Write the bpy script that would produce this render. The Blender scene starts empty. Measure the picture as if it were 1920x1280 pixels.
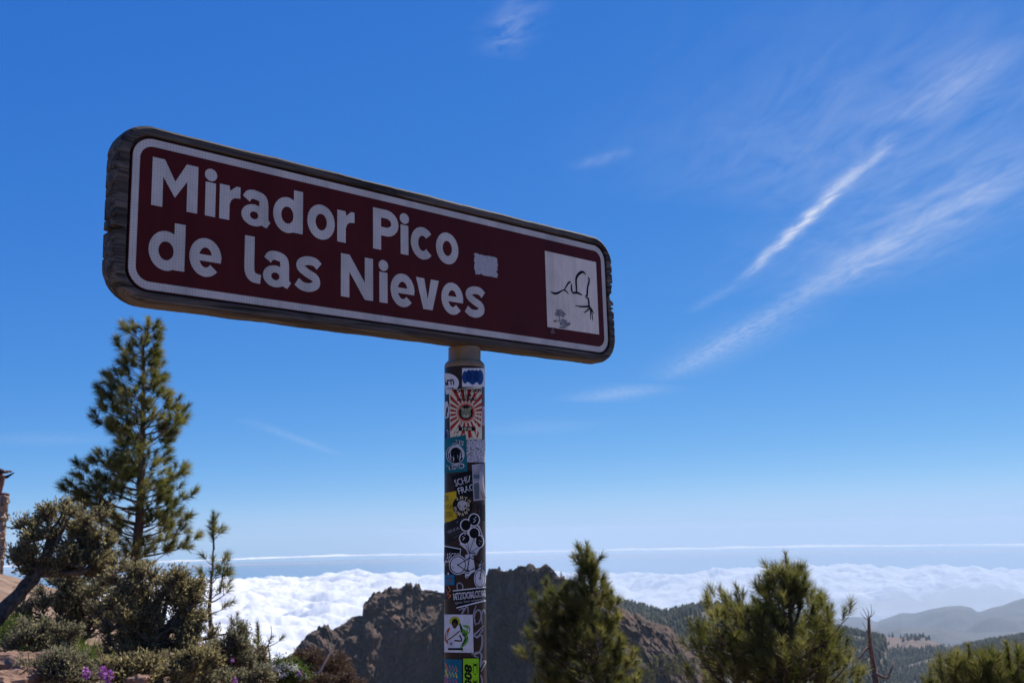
import bpy, bmesh, math, random
import numpy as np
from mathutils import Vector, Matrix

S = bpy.context.scene
COL = S.collection
R = math.radians
random.seed(7)
rng = np.random.default_rng(7)

# ------------------------------------------------------------------ camera
FPX = 1890.0                       # focal length in pixels of the 1920 px wide photograph
PITCH, ROLL = 10.6, 1.2
EYE = np.array([0.0, 0.0, 1.6])
_p, _r = R(PITCH), R(ROLL)
FW = np.array([0, math.cos(_p), math.sin(_p)])
_rt = np.array([1.0, 0, 0]); _up = np.cross(_rt, FW)
RT = math.cos(_r) * _rt - math.sin(_r) * _up
UP = math.sin(_r) * _rt + math.cos(_r) * _up
cam_d = bpy.data.cameras.new('camera')
cam = bpy.data.objects.new('camera', cam_d)
COL.objects.link(cam)
cam_d.sensor_width = 36.0
cam_d.lens = FPX / 1920 * 36.0
cam_d.clip_start = 0.05
cam_d.clip_end = 400000
cam_d.dof.use_dof = True
cam_d.dof.focus_distance = 2.72
cam_d.dof.aperture_fstop = 9.5
M4 = Matrix.Identity(4)
for i in range(3):
    M4[i][0] = RT[i]; M4[i][1] = UP[i]; M4[i][2] = -FW[i]; M4[i][3] = EYE[i]
cam.matrix_world = M4
S.camera = cam

# ------------------------------------------------------------------ sky, sun, exposure
SUN_AZ, SUN_EL = 36.0, 47.0        # degrees right of the view direction / above the horizon
world = bpy.data.worlds.new('World'); S.world = world; world.use_nodes = True
sun_d = bpy.data.lights.new('sun', 'SUN'); sun = bpy.data.objects.new('sun', sun_d); COL.objects.link(sun)
sun_d.energy = 5.0; sun_d.angle = R(0.53); sun_d.color = (1.0, 0.95, 0.87)
_sd = Vector((math.sin(R(SUN_AZ)) * math.cos(R(SUN_EL)), math.cos(R(SUN_AZ)) * math.cos(R(SUN_EL)), math.sin(R(SUN_EL))))
sun.rotation_euler = _sd.to_track_quat('Z', 'Y').to_euler()
S.view_settings.view_transform = 'Standard'
S.view_settings.look = 'None'
S.view_settings.exposure = 0.7
S.view_settings.gamma = 1.0
S.cycles.max_bounces = 5
S.cycles.adaptive_threshold = 0.02
S.cycles.transparent_max_bounces = 12
S.cycles.volume_bounces = 1
SKY_STRENGTH = 0.10 / 2 ** 0.7


class N:
    """tiny node-graph helper"""
    def __init__(s, tree): s.t = tree; s.t.nodes.clear()
    def n(s, typ, **kw):
        nd = s.t.nodes.new(typ)
        ins = kw.pop('ins', {})
        for k, v in kw.items(): setattr(nd, k, v)
        for k, v in ins.items():
            if isinstance(v, bpy.types.NodeSocket): s.t.links.new(v, nd.inputs[k])
            else: nd.inputs[k].default_value = v
        return nd
    def m(s, op, a, b=0.0, c=0.0, clamp=False):
        nd = s.n('ShaderNodeMath', operation=op, use_clamp=clamp)
        for i, v in enumerate((a, b, c)):
            if isinstance(v, bpy.types.NodeSocket): s.t.links.new(v, nd.inputs[i])
            else: nd.inputs[i].default_value = v
        return nd.outputs[0]
    def ramp(s, fac, stops):
        nd = s.n('ShaderNodeValToRGB', ins={'Fac': fac})
        el = nd.color_ramp.elements
        while len(el) < len(stops): el.new(0.5)
        for e, (p, c) in zip(el, stops):
            e.position = p; e.color = (c, c, c, 1) if not hasattr(c, '__len__') else tuple(c) + (1,) * (4 - len(c))
        return nd.outputs[0]
    def noise(s, vec, scale, detail=4, rough=0.55, dist=0.0):
        return s.n('ShaderNodeTexNoise', ins={'Vector': vec, 'Scale': scale, 'Detail': detail, 'Roughness': rough, 'Distortion': dist}).outputs[0]
    def mix(s, f, a, b):
        nd = s.n('ShaderNodeMix', data_type='RGBA')
        for k, v in ((0, f), (6, a), (7, b)):
            if isinstance(v, bpy.types.NodeSocket): s.t.links.new(v, nd.inputs[k])
            else: nd.inputs[k].default_value = v if k == 0 else tuple(v) + (1,) * (4 - len(v))
        return nd.outputs[2]
    def link(s, a, b): s.t.links.new(a, b)


def ray(x, y):
    return FW + RT * (x - 960) / FPX - UP * (y - 640) / FPX


def at(x, y, dist):
    """world point on the line of sight of a photo pixel at a horizontal distance"""
    d = ray(x, y); return EYE + d * (dist / math.hypot(d[0], d[1]))


g = N(world.node_tree)
sky = g.n('ShaderNodeTexSky', sky_type='NISHITA', sun_disc=False, sun_elevation=R(SUN_EL), sun_rotation=R(SUN_AZ),
          altitude=1950, air_density=0.5, dust_density=0.0, ozone_density=8.0)
tc = g.n('ShaderNodeTexCoord').outputs['Generated']
sep = g.n('ShaderNodeSeparateXYZ', ins={0: tc})
zc = g.m('MAXIMUM', sep.outputs[2], 0.02)
cu = g.m('DIVIDE', sep.outputs[0], zc); cv = g.m('DIVIDE', sep.outputs[1], zc)
cp = g.n('ShaderNodeCombineXYZ', ins={0: cu, 1: cv}).outputs[0]     # a point on a high, level cirrus sheet


def sheet(x, y):
    d = ray(x, y); return np.array([d[0] / d[2], d[1] / d[2]])


warp = g.n('ShaderNodeTexNoise', ins={'Vector': cp, 'Scale': 5.0, 'Detail': 2.0})
warpv = g.n('ShaderNodeVectorMath', operation='MULTIPLY_ADD')
g.link(warp.outputs[1], warpv.inputs[0]); warpv.inputs[1].default_value = (0.05, 0.05, 0); g.link(cp, warpv.inputs[2])
total = None
#          from px      to px      half width px, strength, grain
STREAKS = [((1385, 530), (1700, 235), 11, 1.15, 'fine'),
           ((1690, 245), (1900, 60), 40, 0.26, 'fine'),
           ((1290, 590), (1400, 520), 9, 0.18, 'fine'),
           ((1230, 722), (2060, 215), 20, 0.28, 'fine'), ((1480, 585), (2000, 245), 34, 0.34, 'soft'),
           ((1500, 560), (2040, 200), 110, 0.24, 'soft'),
           ((1240, 715), (1520, 560), 30, 0.26, 'fine'),
           ((1085, 755), (1240, 718), 14, 0.40, 'fine'),
           ((930, 115), (995, -20), 38, 0.26, 'cross'),
           ((1065, 318), (1200, 276), 10, 0.18, 'fine'),
           ((440, 778), (645, 856), 6, 0.26, 'cross'),
           ((-40, 815), (190, 830), 12, 0.16, 'cross'),
           ((940, 815), (1090, 785), 16, 0.13, 'fine'),
           ((1400, 400), (2050, -60), 170, 0.24, 'soft')]


def grain(p, q, ga, gc, turn, detail, lo, hi):
    A, B = sheet(*p), sheet(*q); d = B - A
    mp = g.n('ShaderNodeMapping', vector_type='TEXTURE', ins={'Vector': cp})
    mp.inputs['Rotation'].default_value = (0, 0, math.atan2(d[1], d[0]) + turn)
    mp.inputs['Scale'].default_value = (1 / ga, 1 / gc, 1)
    return g.ramp(g.noise(mp.outputs[0], 1.6, detail, 0.62, 0.6), [(lo, 0.0), (hi, 1.0)])


GRAIN = {'fine': grain((1385, 530), (1700, 235), 6, 24, 0.12, 5, 0.20, 0.85), 'soft': grain((1480, 585), (1960, 270), 2.2, 6, 0.05, 4, 0.22, 0.85),
         'cross': grain((930, 115), (995, -20), 8, 15, 0.6, 4, 0.33, 0.78)}
for (a, b, wpx, stg, gk) in STREAKS:
    A, B = sheet(*a), sheet(*b)
    mid = (A + B) / 2; L = np.linalg.norm(B - A); d = (B - A) / L
    mx, my = (a[0] + b[0]) / 2, (a[1] + b[1]) / 2
    nx, ny = -(b[1] - a[1]), b[0] - a[0]; nl = math.hypot(nx, ny)
    W_ = abs(np.dot(sheet(mx + nx / nl * wpx, my + ny / nl * wpx) - mid, [-d[1], d[0]]))
    mp = g.n('ShaderNodeMapping', vector_type='TEXTURE', ins={'Vector': warpv.outputs[0]})
    # the warp noise has mean 0.5, so the sheet point is shifted by +0.025 on both axes
    mp.inputs['Location'].default_value = (mid[0] + 0.025, mid[1] + 0.025, 0)
    mp.inputs['Rotation'].default_value = (0, 0, math.atan2(d[1], d[0]))
    mp.inputs['Scale'].default_value = (L / 2, W_, 1)
    q = g.n('ShaderNodeSeparateXYZ', ins={0: mp.outputs[0]})
    ax = g.m('POWER', 2.718, g.m('MULTIPLY', g.m('MULTIPLY', q.outputs[1], q.outputs[1]), -1.0))
    al = g.m('SUBTRACT', 1.0, g.m('MULTIPLY', q.outputs[0], q.outputs[0]), clamp=True)
    k = g.m('MULTIPLY', g.m('MULTIPLY', ax, al), g.m('MULTIPLY', GRAIN[gk], stg))
    total = k if total is None else g.m('ADD', total, k)
front = g.m('GREATER_THAN', sep.outputs[2], 0.03)
mask = g.m('MULTIPLY', total, front, clamp=True)
# the photograph's colour rendering of the sky, one tone curve per channel
srgb = g.n('ShaderNodeSeparateColor', ins={0: sky.outputs[0]})
SKYG = 1 / (0.10 * 1.0)
ch = [g.m('MULTIPLY', g.m('POWER', srgb.outputs[i], p_), k_ * SKYG) for i, (p_, k_) in enumerate(((1.22, 0.275 / 2.64 ** 1.22), (0.70, 0.54 / 5.01 ** 0.70), (0.29, 0.90 / 9.03 ** 0.29)))]
ch[0] = g.m('SMOOTH_MIN', ch[0], 0.43 * SKYG, 0.16 * SKYG); ch[1] = g.m('SMOOTH_MIN', ch[1], 0.64 * SKYG, 0.10 * SKYG)
scol = g.n('ShaderNodeCombineColor', ins={0: ch[0], 1: ch[1], 2: ch[2]}).outputs[0]
skyc = g.mix(mask, scol, (7.4, 8.0, 9.5))
bg = g.n('ShaderNodeBackground', ins={'Color': skyc, 'Strength': SKY_STRENGTH})
world.cycles.sampling_method = 'MANUAL'; world.cycles.sample_map_resolution = 512
out = g.n('ShaderNodeOutputWorld', ins={0: bg.outputs[0]})


# ------------------------------------------------------------------ materials
def new_mat(name):
    m = bpy.data.materials.new(name); m.use_nodes = True
    return m, N(m.node_tree)


def finish(gr, shader, disp=None):
    o = gr.n('ShaderNodeOutputMaterial', ins={0: shader})


def surf(name, c1, c2, scale=6, rough=0.85, bump=0.0, bscale=None, c3=None, stretch=(1, 1, 1), coord='Object', spec=0.3, dist=0.0, detail=6):
    """two or three tone noise surface with fine relief"""
    m, gr = new_mat(name)
    tcn = gr.n('ShaderNodeTexCoord').outputs[coord]
    mp = gr.n('ShaderNodeMapping', ins={'Vector': tcn}); mp.inputs['Scale'].default_value = stretch
    v = mp.outputs[0]
    f = gr.ramp(gr.noise(v, scale, detail, 0.6, dist), [(0.34, 0.0), (0.66, 1.0)])
    c = gr.mix(f, c1, c2)
    if c3:
        f3 = gr.ramp(gr.noise(v, scale * 3.7, 5, 0.6), [(0.5, 0.0), (0.68, 1.0)])
        c = gr.mix(f3, c, c3)
    b = gr.n('ShaderNodeBsdfPrincipled', ins={'Base Color': c, 'Roughness': rough, 'Specular IOR Level': spec})
    if bump:
        bn = gr.n('ShaderNodeBump', ins={'Height': gr.noise(v, bscale or scale * 4, 6, 0.65), 'Strength': bump, 'Distance': 0.02})
        gr.link(bn.outputs[0], b.inputs['Normal'])
    finish(gr, b.outputs[0]); return m


def plain(name, c, rough=0.5, spec=0.4, metallic=0.0, dirt=0.12):
    """one colour with slight wear"""
    m, gr = new_mat(name)
    tcn = gr.n('ShaderNodeTexCoord').outputs['Object']
    f = gr.ramp(gr.noise(tcn, 40, 5, 0.65), [(0.3, 1 - dirt * 2), (0.7, 1.0)])
    cc = gr.mix(1.0, c, c)
    mx = gr.n('ShaderNodeMix', data_type='RGBA', blend_type='MULTIPLY'); mx.inputs[0].default_value = 1.0
    mx.inputs[6].default_value = tuple(c) + (1,); gr.link(f, mx.inputs[7])
    b = gr.n('ShaderNodeBsdfPrincipled', ins={'Base Color': mx.outputs[2], 'Roughness': rough, 'Specular IOR Level': spec, 'Metallic': metallic})
    finish(gr, b.outputs[0]); return m


def leaf_mat(name, dark, light, trans=0.35, rough=0.5, tcol=None, spec=0.2):
    m, gr = new_mat(name)
    at_ = gr.n('ShaderNodeAttribute', attribute_name='var').outputs['Fac']
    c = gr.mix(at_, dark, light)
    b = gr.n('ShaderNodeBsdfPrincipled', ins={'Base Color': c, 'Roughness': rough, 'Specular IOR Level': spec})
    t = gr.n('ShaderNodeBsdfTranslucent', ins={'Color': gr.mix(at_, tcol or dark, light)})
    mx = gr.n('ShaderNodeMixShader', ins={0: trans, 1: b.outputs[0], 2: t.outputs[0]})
    finish(gr, mx.outputs[0]); return m


# ------------------------------------------------------------------ object helpers
def mesh_obj(name, verts, faces, mat=None, parent=None, smooth=False, var=None, loc=None, mats=None, fmat=None):
    me = bpy.data.meshes.new(name)
    verts = np.asarray(verts, dtype=np.float32)
    if isinstance(faces, np.ndarray):
        nf, k = faces.shape
        me.vertices.add(len(verts)); me.vertices.foreach_set('co', verts.ravel())
        me.loops.add(nf * k); me.loops.foreach_set('vertex_index', faces.ravel().astype(np.int32))
        me.polygons.add(nf); me.polygons.foreach_set('loop_start', np.arange(0, nf * k, k, dtype=np.int32))
        try: me.polygons.foreach_set('loop_total', np.full(nf, k, dtype=np.int32))
        except Exception: pass
        me.update(calc_edges=True); me.validate()
    else:
        me.from_pydata([tuple(map(float, v)) for v in verts], [], faces)
    if smooth: me.polygons.foreach_set('use_smooth', [True] * len(me.polygons))
    if var is not None:
        a = me.attributes.new('var', 'FLOAT', 'POINT'); a.data.foreach_set('value', np.asarray(var, dtype=np.float32))
    if mats:
        for mm in mats: me.materials.append(mm)
        if fmat is not None: me.polygons.foreach_set('material_index', np.asarray(fmat, dtype=np.int32))
    elif mat: me.materials.append(mat)
    o = bpy.data.objects.new(name, me); COL.objects.link(o)
    if parent: o.parent = parent
    if loc is not None: o.location = loc
    return o


def empty(name, loc):
    o = bpy.data.objects.new(name, None); COL.objects.link(o); o.location = tuple(map(float, loc)); o.empty_display_size = 0.2
    return o


def tag(o, label=None, cat=None, group=None, kind=None):
    if label: o['label'] = label
    if cat: o['category'] = cat
    if group: o['group'] = group
    if kind: o['kind'] = kind
    return o


# vectorised gradient noise
_perm = np.random.default_rng(3).permutation(256); _perm = np.concatenate([_perm, _perm, _perm])
_grad = np.random.default_rng(4).normal(size=(256, 3)); _grad /= np.linalg.norm(_grad, axis=1)[:, None]


def perlin(P):
    P = np.asarray(P, dtype=np.float64); Pi = np.floor(P).astype(np.int64); Pf = P - Pi; Pi &= 255
    w = Pf * Pf * Pf * (Pf * (Pf * 6 - 15) + 10)
    res = 0
    for dx in (0, 1):
        for dy in (0, 1):
            for dz in (0, 1):
                h = _perm[_perm[_perm[Pi[..., 0] + dx] + Pi[..., 1] + dy] + Pi[..., 2] + dz]
                gd = _grad[h & 255]
                dot = (gd * (Pf - np.array([dx, dy, dz]))).sum(-1)
                ww = (w[..., 0] if dx else 1 - w[..., 0]) * (w[..., 1] if dy else 1 - w[..., 1]) * (w[..., 2] if dz else 1 - w[..., 2])
                res = res + ww * dot
    return res * 1.6


def fbm(P, oct=5, gain=0.5, lac=2.03, ridged=False, billow=False):
    P = np.asarray(P, dtype=np.float64); a, s, t = 1.0, 0, 0
    for i in range(oct):
        v = perlin(P + 17.3 * i)
        if ridged: v = 1 - 2 * np.abs(v)
        if billow: v = 2 * np.abs(v) - 0.5
        s = s + a * v; t += a; a *= gain; P = P * lac
    return s / t


def smooth(e0, e1, x):
    t = np.clip((x - e0) / (e1 - e0), 0, 1); return t * t * (3 - 2 * t)


def grid_faces(nu, nv, wrap=False):
    i = np.arange(nu - 1 if not wrap else nu)[:, None]; j = np.arange(nv - 1)[None, :]
    i2 = (i + 1) % nu
    return np.stack([i * nv + j, i2 * nv + j, i2 * nv + j + 1, i * nv + j + 1], -1).reshape(-1, 4)


class Tubes:
    """collects tapered tubes (limbs, twigs) into one mesh"""
    def __init__(s): s.v = []; s.f = []; s.n = 0
    def add(s, pts, rad, sides=6):
        pts = np.asarray(pts, dtype=float); n = len(pts)
        rad = np.broadcast_to(np.asarray(rad, dtype=float), (n,))
        tg = np.gradient(pts, axis=0); tg /= np.linalg.norm(tg, axis=1)[:, None] + 1e-9
        ref = np.array([0.31, 0.17, 0.93]) if abs(tg[0][2]) < 0.8 else np.array([1.0, 0.1, 0])
        a = np.cross(tg, ref); a /= np.linalg.norm(a, axis=1)[:, None] + 1e-9; b = np.cross(tg, a)
        th = np.linspace(0, 2 * np.pi, sides, endpoint=False)
        ring = pts[:, None] + rad[:, None, None] * (np.cos(th)[None, :, None] * a[:, None] + np.sin(th)[None, :, None] * b[:, None])
        s.v.append(ring.reshape(-1, 3))
        i = np.arange(n - 1)[:, None]; j = np.arange(sides)[None]; j2 = (j + 1) % sides
        f = np.stack([i * sides + j, i * sides + j2, (i + 1) * sides + j2, (i + 1) * sides + j], -1).reshape(-1, 4)
        s.f.append(f + s.n); s.n += n * sides
    def build(s, name, mat, parent=None):
        if not s.v: return None
        return mesh_obj(name, np.concatenate(s.v), np.concatenate(s.f), mat, parent, smooth=True)


def unit(v):
    v = np.asarray(v, dtype=float); return v / (np.linalg.norm(v) + 1e-9)


def curve_pts(p0, p1, bend, n=5):
    """bent limb from p0 to p1; bend is the middle offset"""
    t = np.linspace(0, 1, n)[:, None]
    return (1 - t) * p0 + t * p1 + 4 * t * (1 - t) * np.asarray(bend)


# ================================================================== SETTING
# ------------------------------------------------------------------ ground sheet
def ground_h(x, y):
    """a bank rising on the left, a slope falling away ahead and to the right, flat ground behind the camera"""
    x = np.asarray(x, float); y = np.asarray(y, float); D = np.hypot(x, y); ph = np.degrees(np.arctan2(x, y))
    # slope of the skyline of the near ground, seen from the eye, against the bearing
    s = np.interp(ph, [-180, -90, -60, -40, -27, -21, -16.7, -12.4, -9.6, -6, 0, 11, 30, 60, 100, 180],
                  [-.0727, -.06, -.03, -.012, -.026, -.060, -.100, -.132, -.150, -.17, -.20, -.25, -.26, -.20, -.0727, -.0727])
    dc = np.interp(ph, [-180, -60, -30, -20, -15, -9, 0, 60, 100, 180], [300, 120, 46, 38, 24, 20, 20, 24, 300, 300])
    d = np.minimum(D, dc)
    h = np.where(d < 22, d / 22 * (1.6 + 22 * s), 1.6 + s * d)
    o = np.maximum(D - dc, 0)
    drop = 0.30 * (np.sqrt(o * o + 9) - 3)
    k1 = 0.30 * (math.sqrt(70 * 70 + 9) - 3)
    drop = np.where(o < 70, drop, k1 + (o - 70) * 0.115)
    drop = np.where(o < 480, drop, k1 + 410 * 0.115 + (o - 480) * 0.25)
    far = k1 + 410 * .115 + 1250 * 0.25
    drop = np.where(o < 1730, drop, far + (1 - np.exp(-(o - 1730) / 3000.0)) * 640)
    rough = 0.10 * fbm(np.stack([x * 0.7, y * 0.7, 0 * x], -1), 4) * smooth(4, 9, D)
    rough = rough + 0.6 * fbm(np.stack([x * 0.06, y * 0.06, 0 * x + 5], -1), 3) * smooth(30, 80, D)
    return h - drop + rough


M_earth = surf('earth', (0.145, 0.088, 0.058), (0.235, 0.155, 0.105), 1.1, 0.95, 0.9, 9, c3=(0.075, 0.048, 0.034), detail=8)
na, nr = 360, 190
az = np.linspace(-np.pi, np.pi, na, endpoint=False)
rmax = np.where(np.abs(az) < R(45), 9300.0, 330.0)
rmax = np.where((az < R(-8)) & (az > R(-45)), 820.0, rmax)
tt = np.linspace(0, 1, nr)
rr = 0.4 * (rmax[:, None] / 0.4) ** tt[None]
gx, gy = rr * np.sin(az)[:, None], rr * np.cos(az)[:, None]
gz = ground_h(gx, gy)
gv = np.concatenate([np.stack([gx, gy, gz], -1).reshape(-1, 3), [[0, 0, 0.0]]])
gf = grid_faces(na, nr, wrap=True)[:, ::-1]
fl = [tuple(f) for f in gf] + [(i * nr, ((i + 1) % na) * nr, na * nr) for i in range(na)]
o = mesh_obj('ground', gv, fl, M_earth, smooth=True); tag(o, kind='structure')

# ------------------------------------------------------------------ rock cliff massif
def profile(pts, x):
    pts = np.array(pts, float); return np.interp(x, pts[:, 0], pts[:, 1])


m_, gr = new_mat('cliff_rock')
geo = gr.n('ShaderNodeNewGeometry'); pos = geo.outputs['Position']
mp = gr.n('ShaderNodeMapping', ins={'Vector': pos}); mp.inputs['Scale'].default_value = (1, 1, 0.35)
f1 = gr.ramp(gr.noise(mp.outputs[0], 0.11, 8, 0.68), [(0.40, 0), (0.64, 1)])
c = gr.mix(f1, (0.028, 0.019, 0.016), (0.190, 0.115, 0.080))  # wide dark-to-brown contrast paints occlusion and lit faces into the rock colour
f2 = gr.ramp(gr.noise(pos, 0.5, 6, 0.7), [(0.42, 0), (0.62, 1)])
c = gr.mix(f2, c, (0.075, 0.052, 0.041))
f3 = gr.ramp(gr.noise(pos, 0.045, 5, 0.6), [(0.56, 0), (0.66, 1)])
c = gr.mix(gr.m('MULTIPLY', f3, 0.6), c, (0.075, 0.075, 0.035))          # scrub growing on the rock
b = gr.n('ShaderNodeBsdfPrincipled', ins={'Base Color': c, 'Roughness': 0.95, 'Specular IOR Level': 0.15})
bn = gr.n('ShaderNodeBump', ins={'Height': gr.noise(pos, 0.35, 10, 0.72), 'Strength': 1.0, 'Distance': 2.2})
gr.link(bn.outputs[0], b.inputs['Normal']); finish(gr, b.outputs[0])
M_cliff = m_

CLIFF = [(380, 1330), (470, 1262), (520, 1240), (545, 1226), (566, 1203), (585, 1182), (603, 1175), (624, 1178), (650, 1163), (680, 1150), (681, 1131), (700, 1114),
         (722, 1104), (758, 1102), (762, 1092), (771, 1092), (775, 1103), (778, 1096), (786, 1094), (790, 1104), (815, 1107), (833, 1110),
         (862, 1106), (890, 1092), (912, 1078), (916, 1066), (924, 1062), (937, 1064), (941, 1072), (962, 1066), (985, 1060), (1001, 1058), (1005, 1066),
         (1018, 1063), (1026, 1058), (1032, 1068), (1048, 1080), (1066, 1084), (1092, 1100), (1120, 1114), (1140, 1122), (1165, 1140), (1195, 1153),
         (1230, 1167), (1262, 1178), (1276, 1196), (1300, 1225), (1360, 1300)]
nu, nv = 640, 230
xs = np.linspace(385, 1350, nu)
ys = profile(CLIFF, xs)
ys = ys + 2.2 * fbm(np.stack([xs * 0.09, 0 * xs, 0 * xs + 4], -1), 4, 0.65) * smooth(500, 600, xs) + 1.3 * np.sign(fbm(np.stack([xs * 0.05, 0 * xs, 0 * xs + 9], -1), 2))
dist = 520 + 60 * np.sin((xs - 560) / 150.0) + np.where(xs > 1060, (xs - 1060) * 0.35, 0)
top = np.array([at(x, y, d) for x, y, d in zip(xs, ys, dist)])
base_z = -112.0
V = np.zeros((nu, nv, 3))
away = np.stack([(top[:, 0]) / dist, (top[:, 1]) / dist, 0 * xs], -1)
# rows: behind the crest, crest, sloping cap, then the steep face
cap_len = 3 + 5 * (0.5 + 0.5 * fbm(np.stack([xs * 0.02, 0 * xs, 0 * xs], -1), 3)) + 26 * smooth(560, 640, xs) * smooth(850, 790, xs) + 34 * smooth(1080, 1150, xs)
cap_drop = 0.45 + 0.2 * smooth(560, 640, xs) * smooth(850, 790, xs)
nb, nc = 14, 60
for j in range(nv):
    if j < nb:
        t = 1 - j / nb
        V[:, j] = top + away * (90 * t ** 1.2); V[:, j, 2] = top[:, 2] - 70 * t ** 1.5
    elif j < nb + nc:
        t = (j - nb) / nc
        V[:, j] = top - away * (cap_len * t)[:, None]; V[:, j, 2] = top[:, 2] - cap_len * cap_drop * t ** 1.3
    else:
        t = (j - nb - nc) / (nv - 1 - nb - nc)
        z0 = top[:, 2] - cap_len * cap_drop
        V[:, j] = top - away * (cap_len + 7 * t)[:, None]; V[:, j, 2] = z0 + (base_z - z0) * t


def cells(P, seed):
    """Worley cells: returns per-cell random value and distance to the cell border"""
    Pi = np.floor(P).astype(np.int64); d1 = np.full(P.shape[:-1], 9.0); d2 = d1.copy(); val = d1 * 0
    for dx in (-1, 0, 1):
        for dy in (-1, 0, 1):
            for dz in (-1, 0, 1):
                q = Pi + np.array([dx, dy, dz]); h = _perm[_perm[_perm[(q[..., 0] + seed) & 255] + (q[..., 1] & 255)] + (q[..., 2] & 255)] & 255
                c = q + 0.5 + 0.42 * _grad[h]; d = np.linalg.norm(P - c, axis=-1)
                n1 = d < d1; d2 = np.where(n1, d1, np.minimum(d2, d)); val = np.where(n1, h / 255.0, val); d1 = np.where(n1, d, d1)
    return val, d2 - d1


P = V.copy()
warpP = P + 5.0 * np.stack([fbm(P * 0.05 + k * 9, 3) for k in range(3)], -1)
v1, e1 = cells(warpP * np.array([1 / 19, 1 / 19, 1 / 34]), 3)
v2, e2 = cells(warpP * np.array([1 / 7, 1 / 7, 1 / 10]), 11)
v3, e3 = cells(warpP * np.array([1 / 2.8, 1 / 2.8, 1 / 3.6]), 29)
big = fbm(P * np.array([0.022, 0.022, 0.012]), 3)
shelf = (P[..., 2] - 0.30 * P[..., 0] * np.where(xs < 860, 1.0, -0.4)[:, None]) / 17.0 + 0.9 * fbm(P * 0.025 + 70, 3)
sf = shelf - np.floor(shelf)
shelf_out = 7.5 * (1 - sf) * smooth(0.0, 0.04, sf) * (0.35 + 0.65 * smooth(-0.2, 0.3, fbm(P * 0.02 + 50, 2)))
push = shelf_out + 13 * big + 9.0 * (v1 - 0.5) + 5.0 * (v2 - 0.5) + 2.6 * (v3 - 0.5) - 2.5 * (1 - smooth(0, 0.10, e1)) - 1.2 * (1 - smooth(0, 0.12, e2)) - 0.5 * (1 - smooth(0, 0.15, e3)) + 1.4 * fbm(P * 0.3, 3)
amt = np.ones(nv); amt[:nb] = 0.3; amt[nb] = 0.06; amt[nb + 1:nb + 12] = np.linspace(0.10, 0.8, 11)
push *= (1 + 0.8 * smooth(840, 900, xs) * smooth(1120, 1060, xs))[:, None]
V -= away[:, None, :] * (push * amt[None])[..., None]
rise = 2.4 * (v2 - 0.5) + 1.3 * (v3 - 0.5) + 1.6 * fbm(P * 0.11 + 60, 4)
V[..., 2] += rise * np.where(np.arange(nv) == nb, 0.30, np.where(np.arange(nv) > nb, 0.9, 0.2))[None]
V[..., 2] = np.maximum(V[..., 2], -118)
o = mesh_obj('rock_cliff', V.reshape(-1, 3), grid_faces(nu, nv), M_cliff, smooth=False); tag(o, kind='structure')
CLIFF_TOP = V[:, nb].copy(); CLIFF_X = xs.copy()

# ------------------------------------------------------------------ hills and far mountains
def ridge(name, prof, dist, x0, x1, length, slope, mat, back=300.0, amp=8.0, nu=160, nv=40, floor=-1095.0, nscale=0.004):
    xs = np.linspace(x0, x1, nu); ys = profile(prof, xs)
    top = np.array([at(x, y, dist + 0.05 * dist * math.sin(x * 0.013)) for x, y in zip(xs, ys)])
    aw = top[:, :2] / np.linalg.norm(top[:, :2], axis=1)[:, None]
    s = np.concatenate([-back * np.linspace(1, 0, 9)[:-1] ** 1.3, length * np.linspace(0, 1, nv - 8) ** 1.4])
    V = np.zeros((nu, nv, 3))
    V[..., :2] = top[:, None, :2] - aw[:, None] * s[None, :, None]
    V[..., 2] = top[:, None, 2] - np.where(s >= 0, slope * s, -0.55 * s)[None]
    n = fbm(V * np.array([nscale, nscale, 0]) + 11, 5, 0.52, ridged=True) + 0.3
    w = np.clip(np.abs(s) / (0.22 * length), 0.03, 1.0)
    V[..., 2] += amp * n * w[None]
    V[:, -1, 2] = np.minimum(V[:, -1, 2] - 160, -300)
    V[..., 2] = np.maximum(V[..., 2], floor)
    o = mesh_obj(name, V.reshape(-1, 3), grid_faces(nu, nv), mat, smooth=True); tag(o, kind='structure')
    return V


M_wood_floor = surf('forest_floor', (0.035, 0.036, 0.020), (0.085, 0.062, 0.04), 0.02, 0.95, coord='Object')
M_brownhill = surf('brown_hill_earth', (0.125, 0.070, 0.048), (0.070, 0.046, 0.034), 0.03, 0.95, c3=(0.035, 0.034, 0.02))
M_far = surf('mountain_rock', (0.018, 0.024, 0.028), (0.048, 0.048, 0.044), 0.004, 0.95, 1.0, 0.012)
HILL_A = [(1040, 1105), (1140, 1121), (1165, 1132), (1190, 1137), (1215, 1145), (1240, 1153), (1262, 1150), (1290, 1144), (1320, 1139), (1370, 1139), (1420, 1148), (1500, 1163), (1600, 1188), (1650, 1200)]
HILL_B = [(1540, 1215), (1580, 1200), (1615, 1189), (1645, 1192), (1690, 1195), (1700, 1192), (1735, 1195), (1760, 1206), (1790, 1216), (1830, 1232), (1880, 1250)]
HILL_C = [(1560, 1260), (1640, 1250), (1720, 1240), (1780, 1226), (1800, 1219), (1860, 1207), (1920, 1197), (2020, 1182), (2120, 1180)]
HILL_D = [(1180, 1262), (1230, 1255), (1300, 1258), (1400, 1262), (1500, 1266)]
VA = ridge('forest_hill', HILL_A, 1500, 1030, 1660, 800, 0.045, M_wood_floor, amp=14)
VB = ridge('brown_hill', HILL_B, 2300, 1530, 1890, 700, 0.03, M_brownhill, amp=10)
VC = ridge('forest_ridge', HILL_C, 1900, 1540, 2140, 1000, 0.03, M_wood_floor, amp=16)
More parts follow.
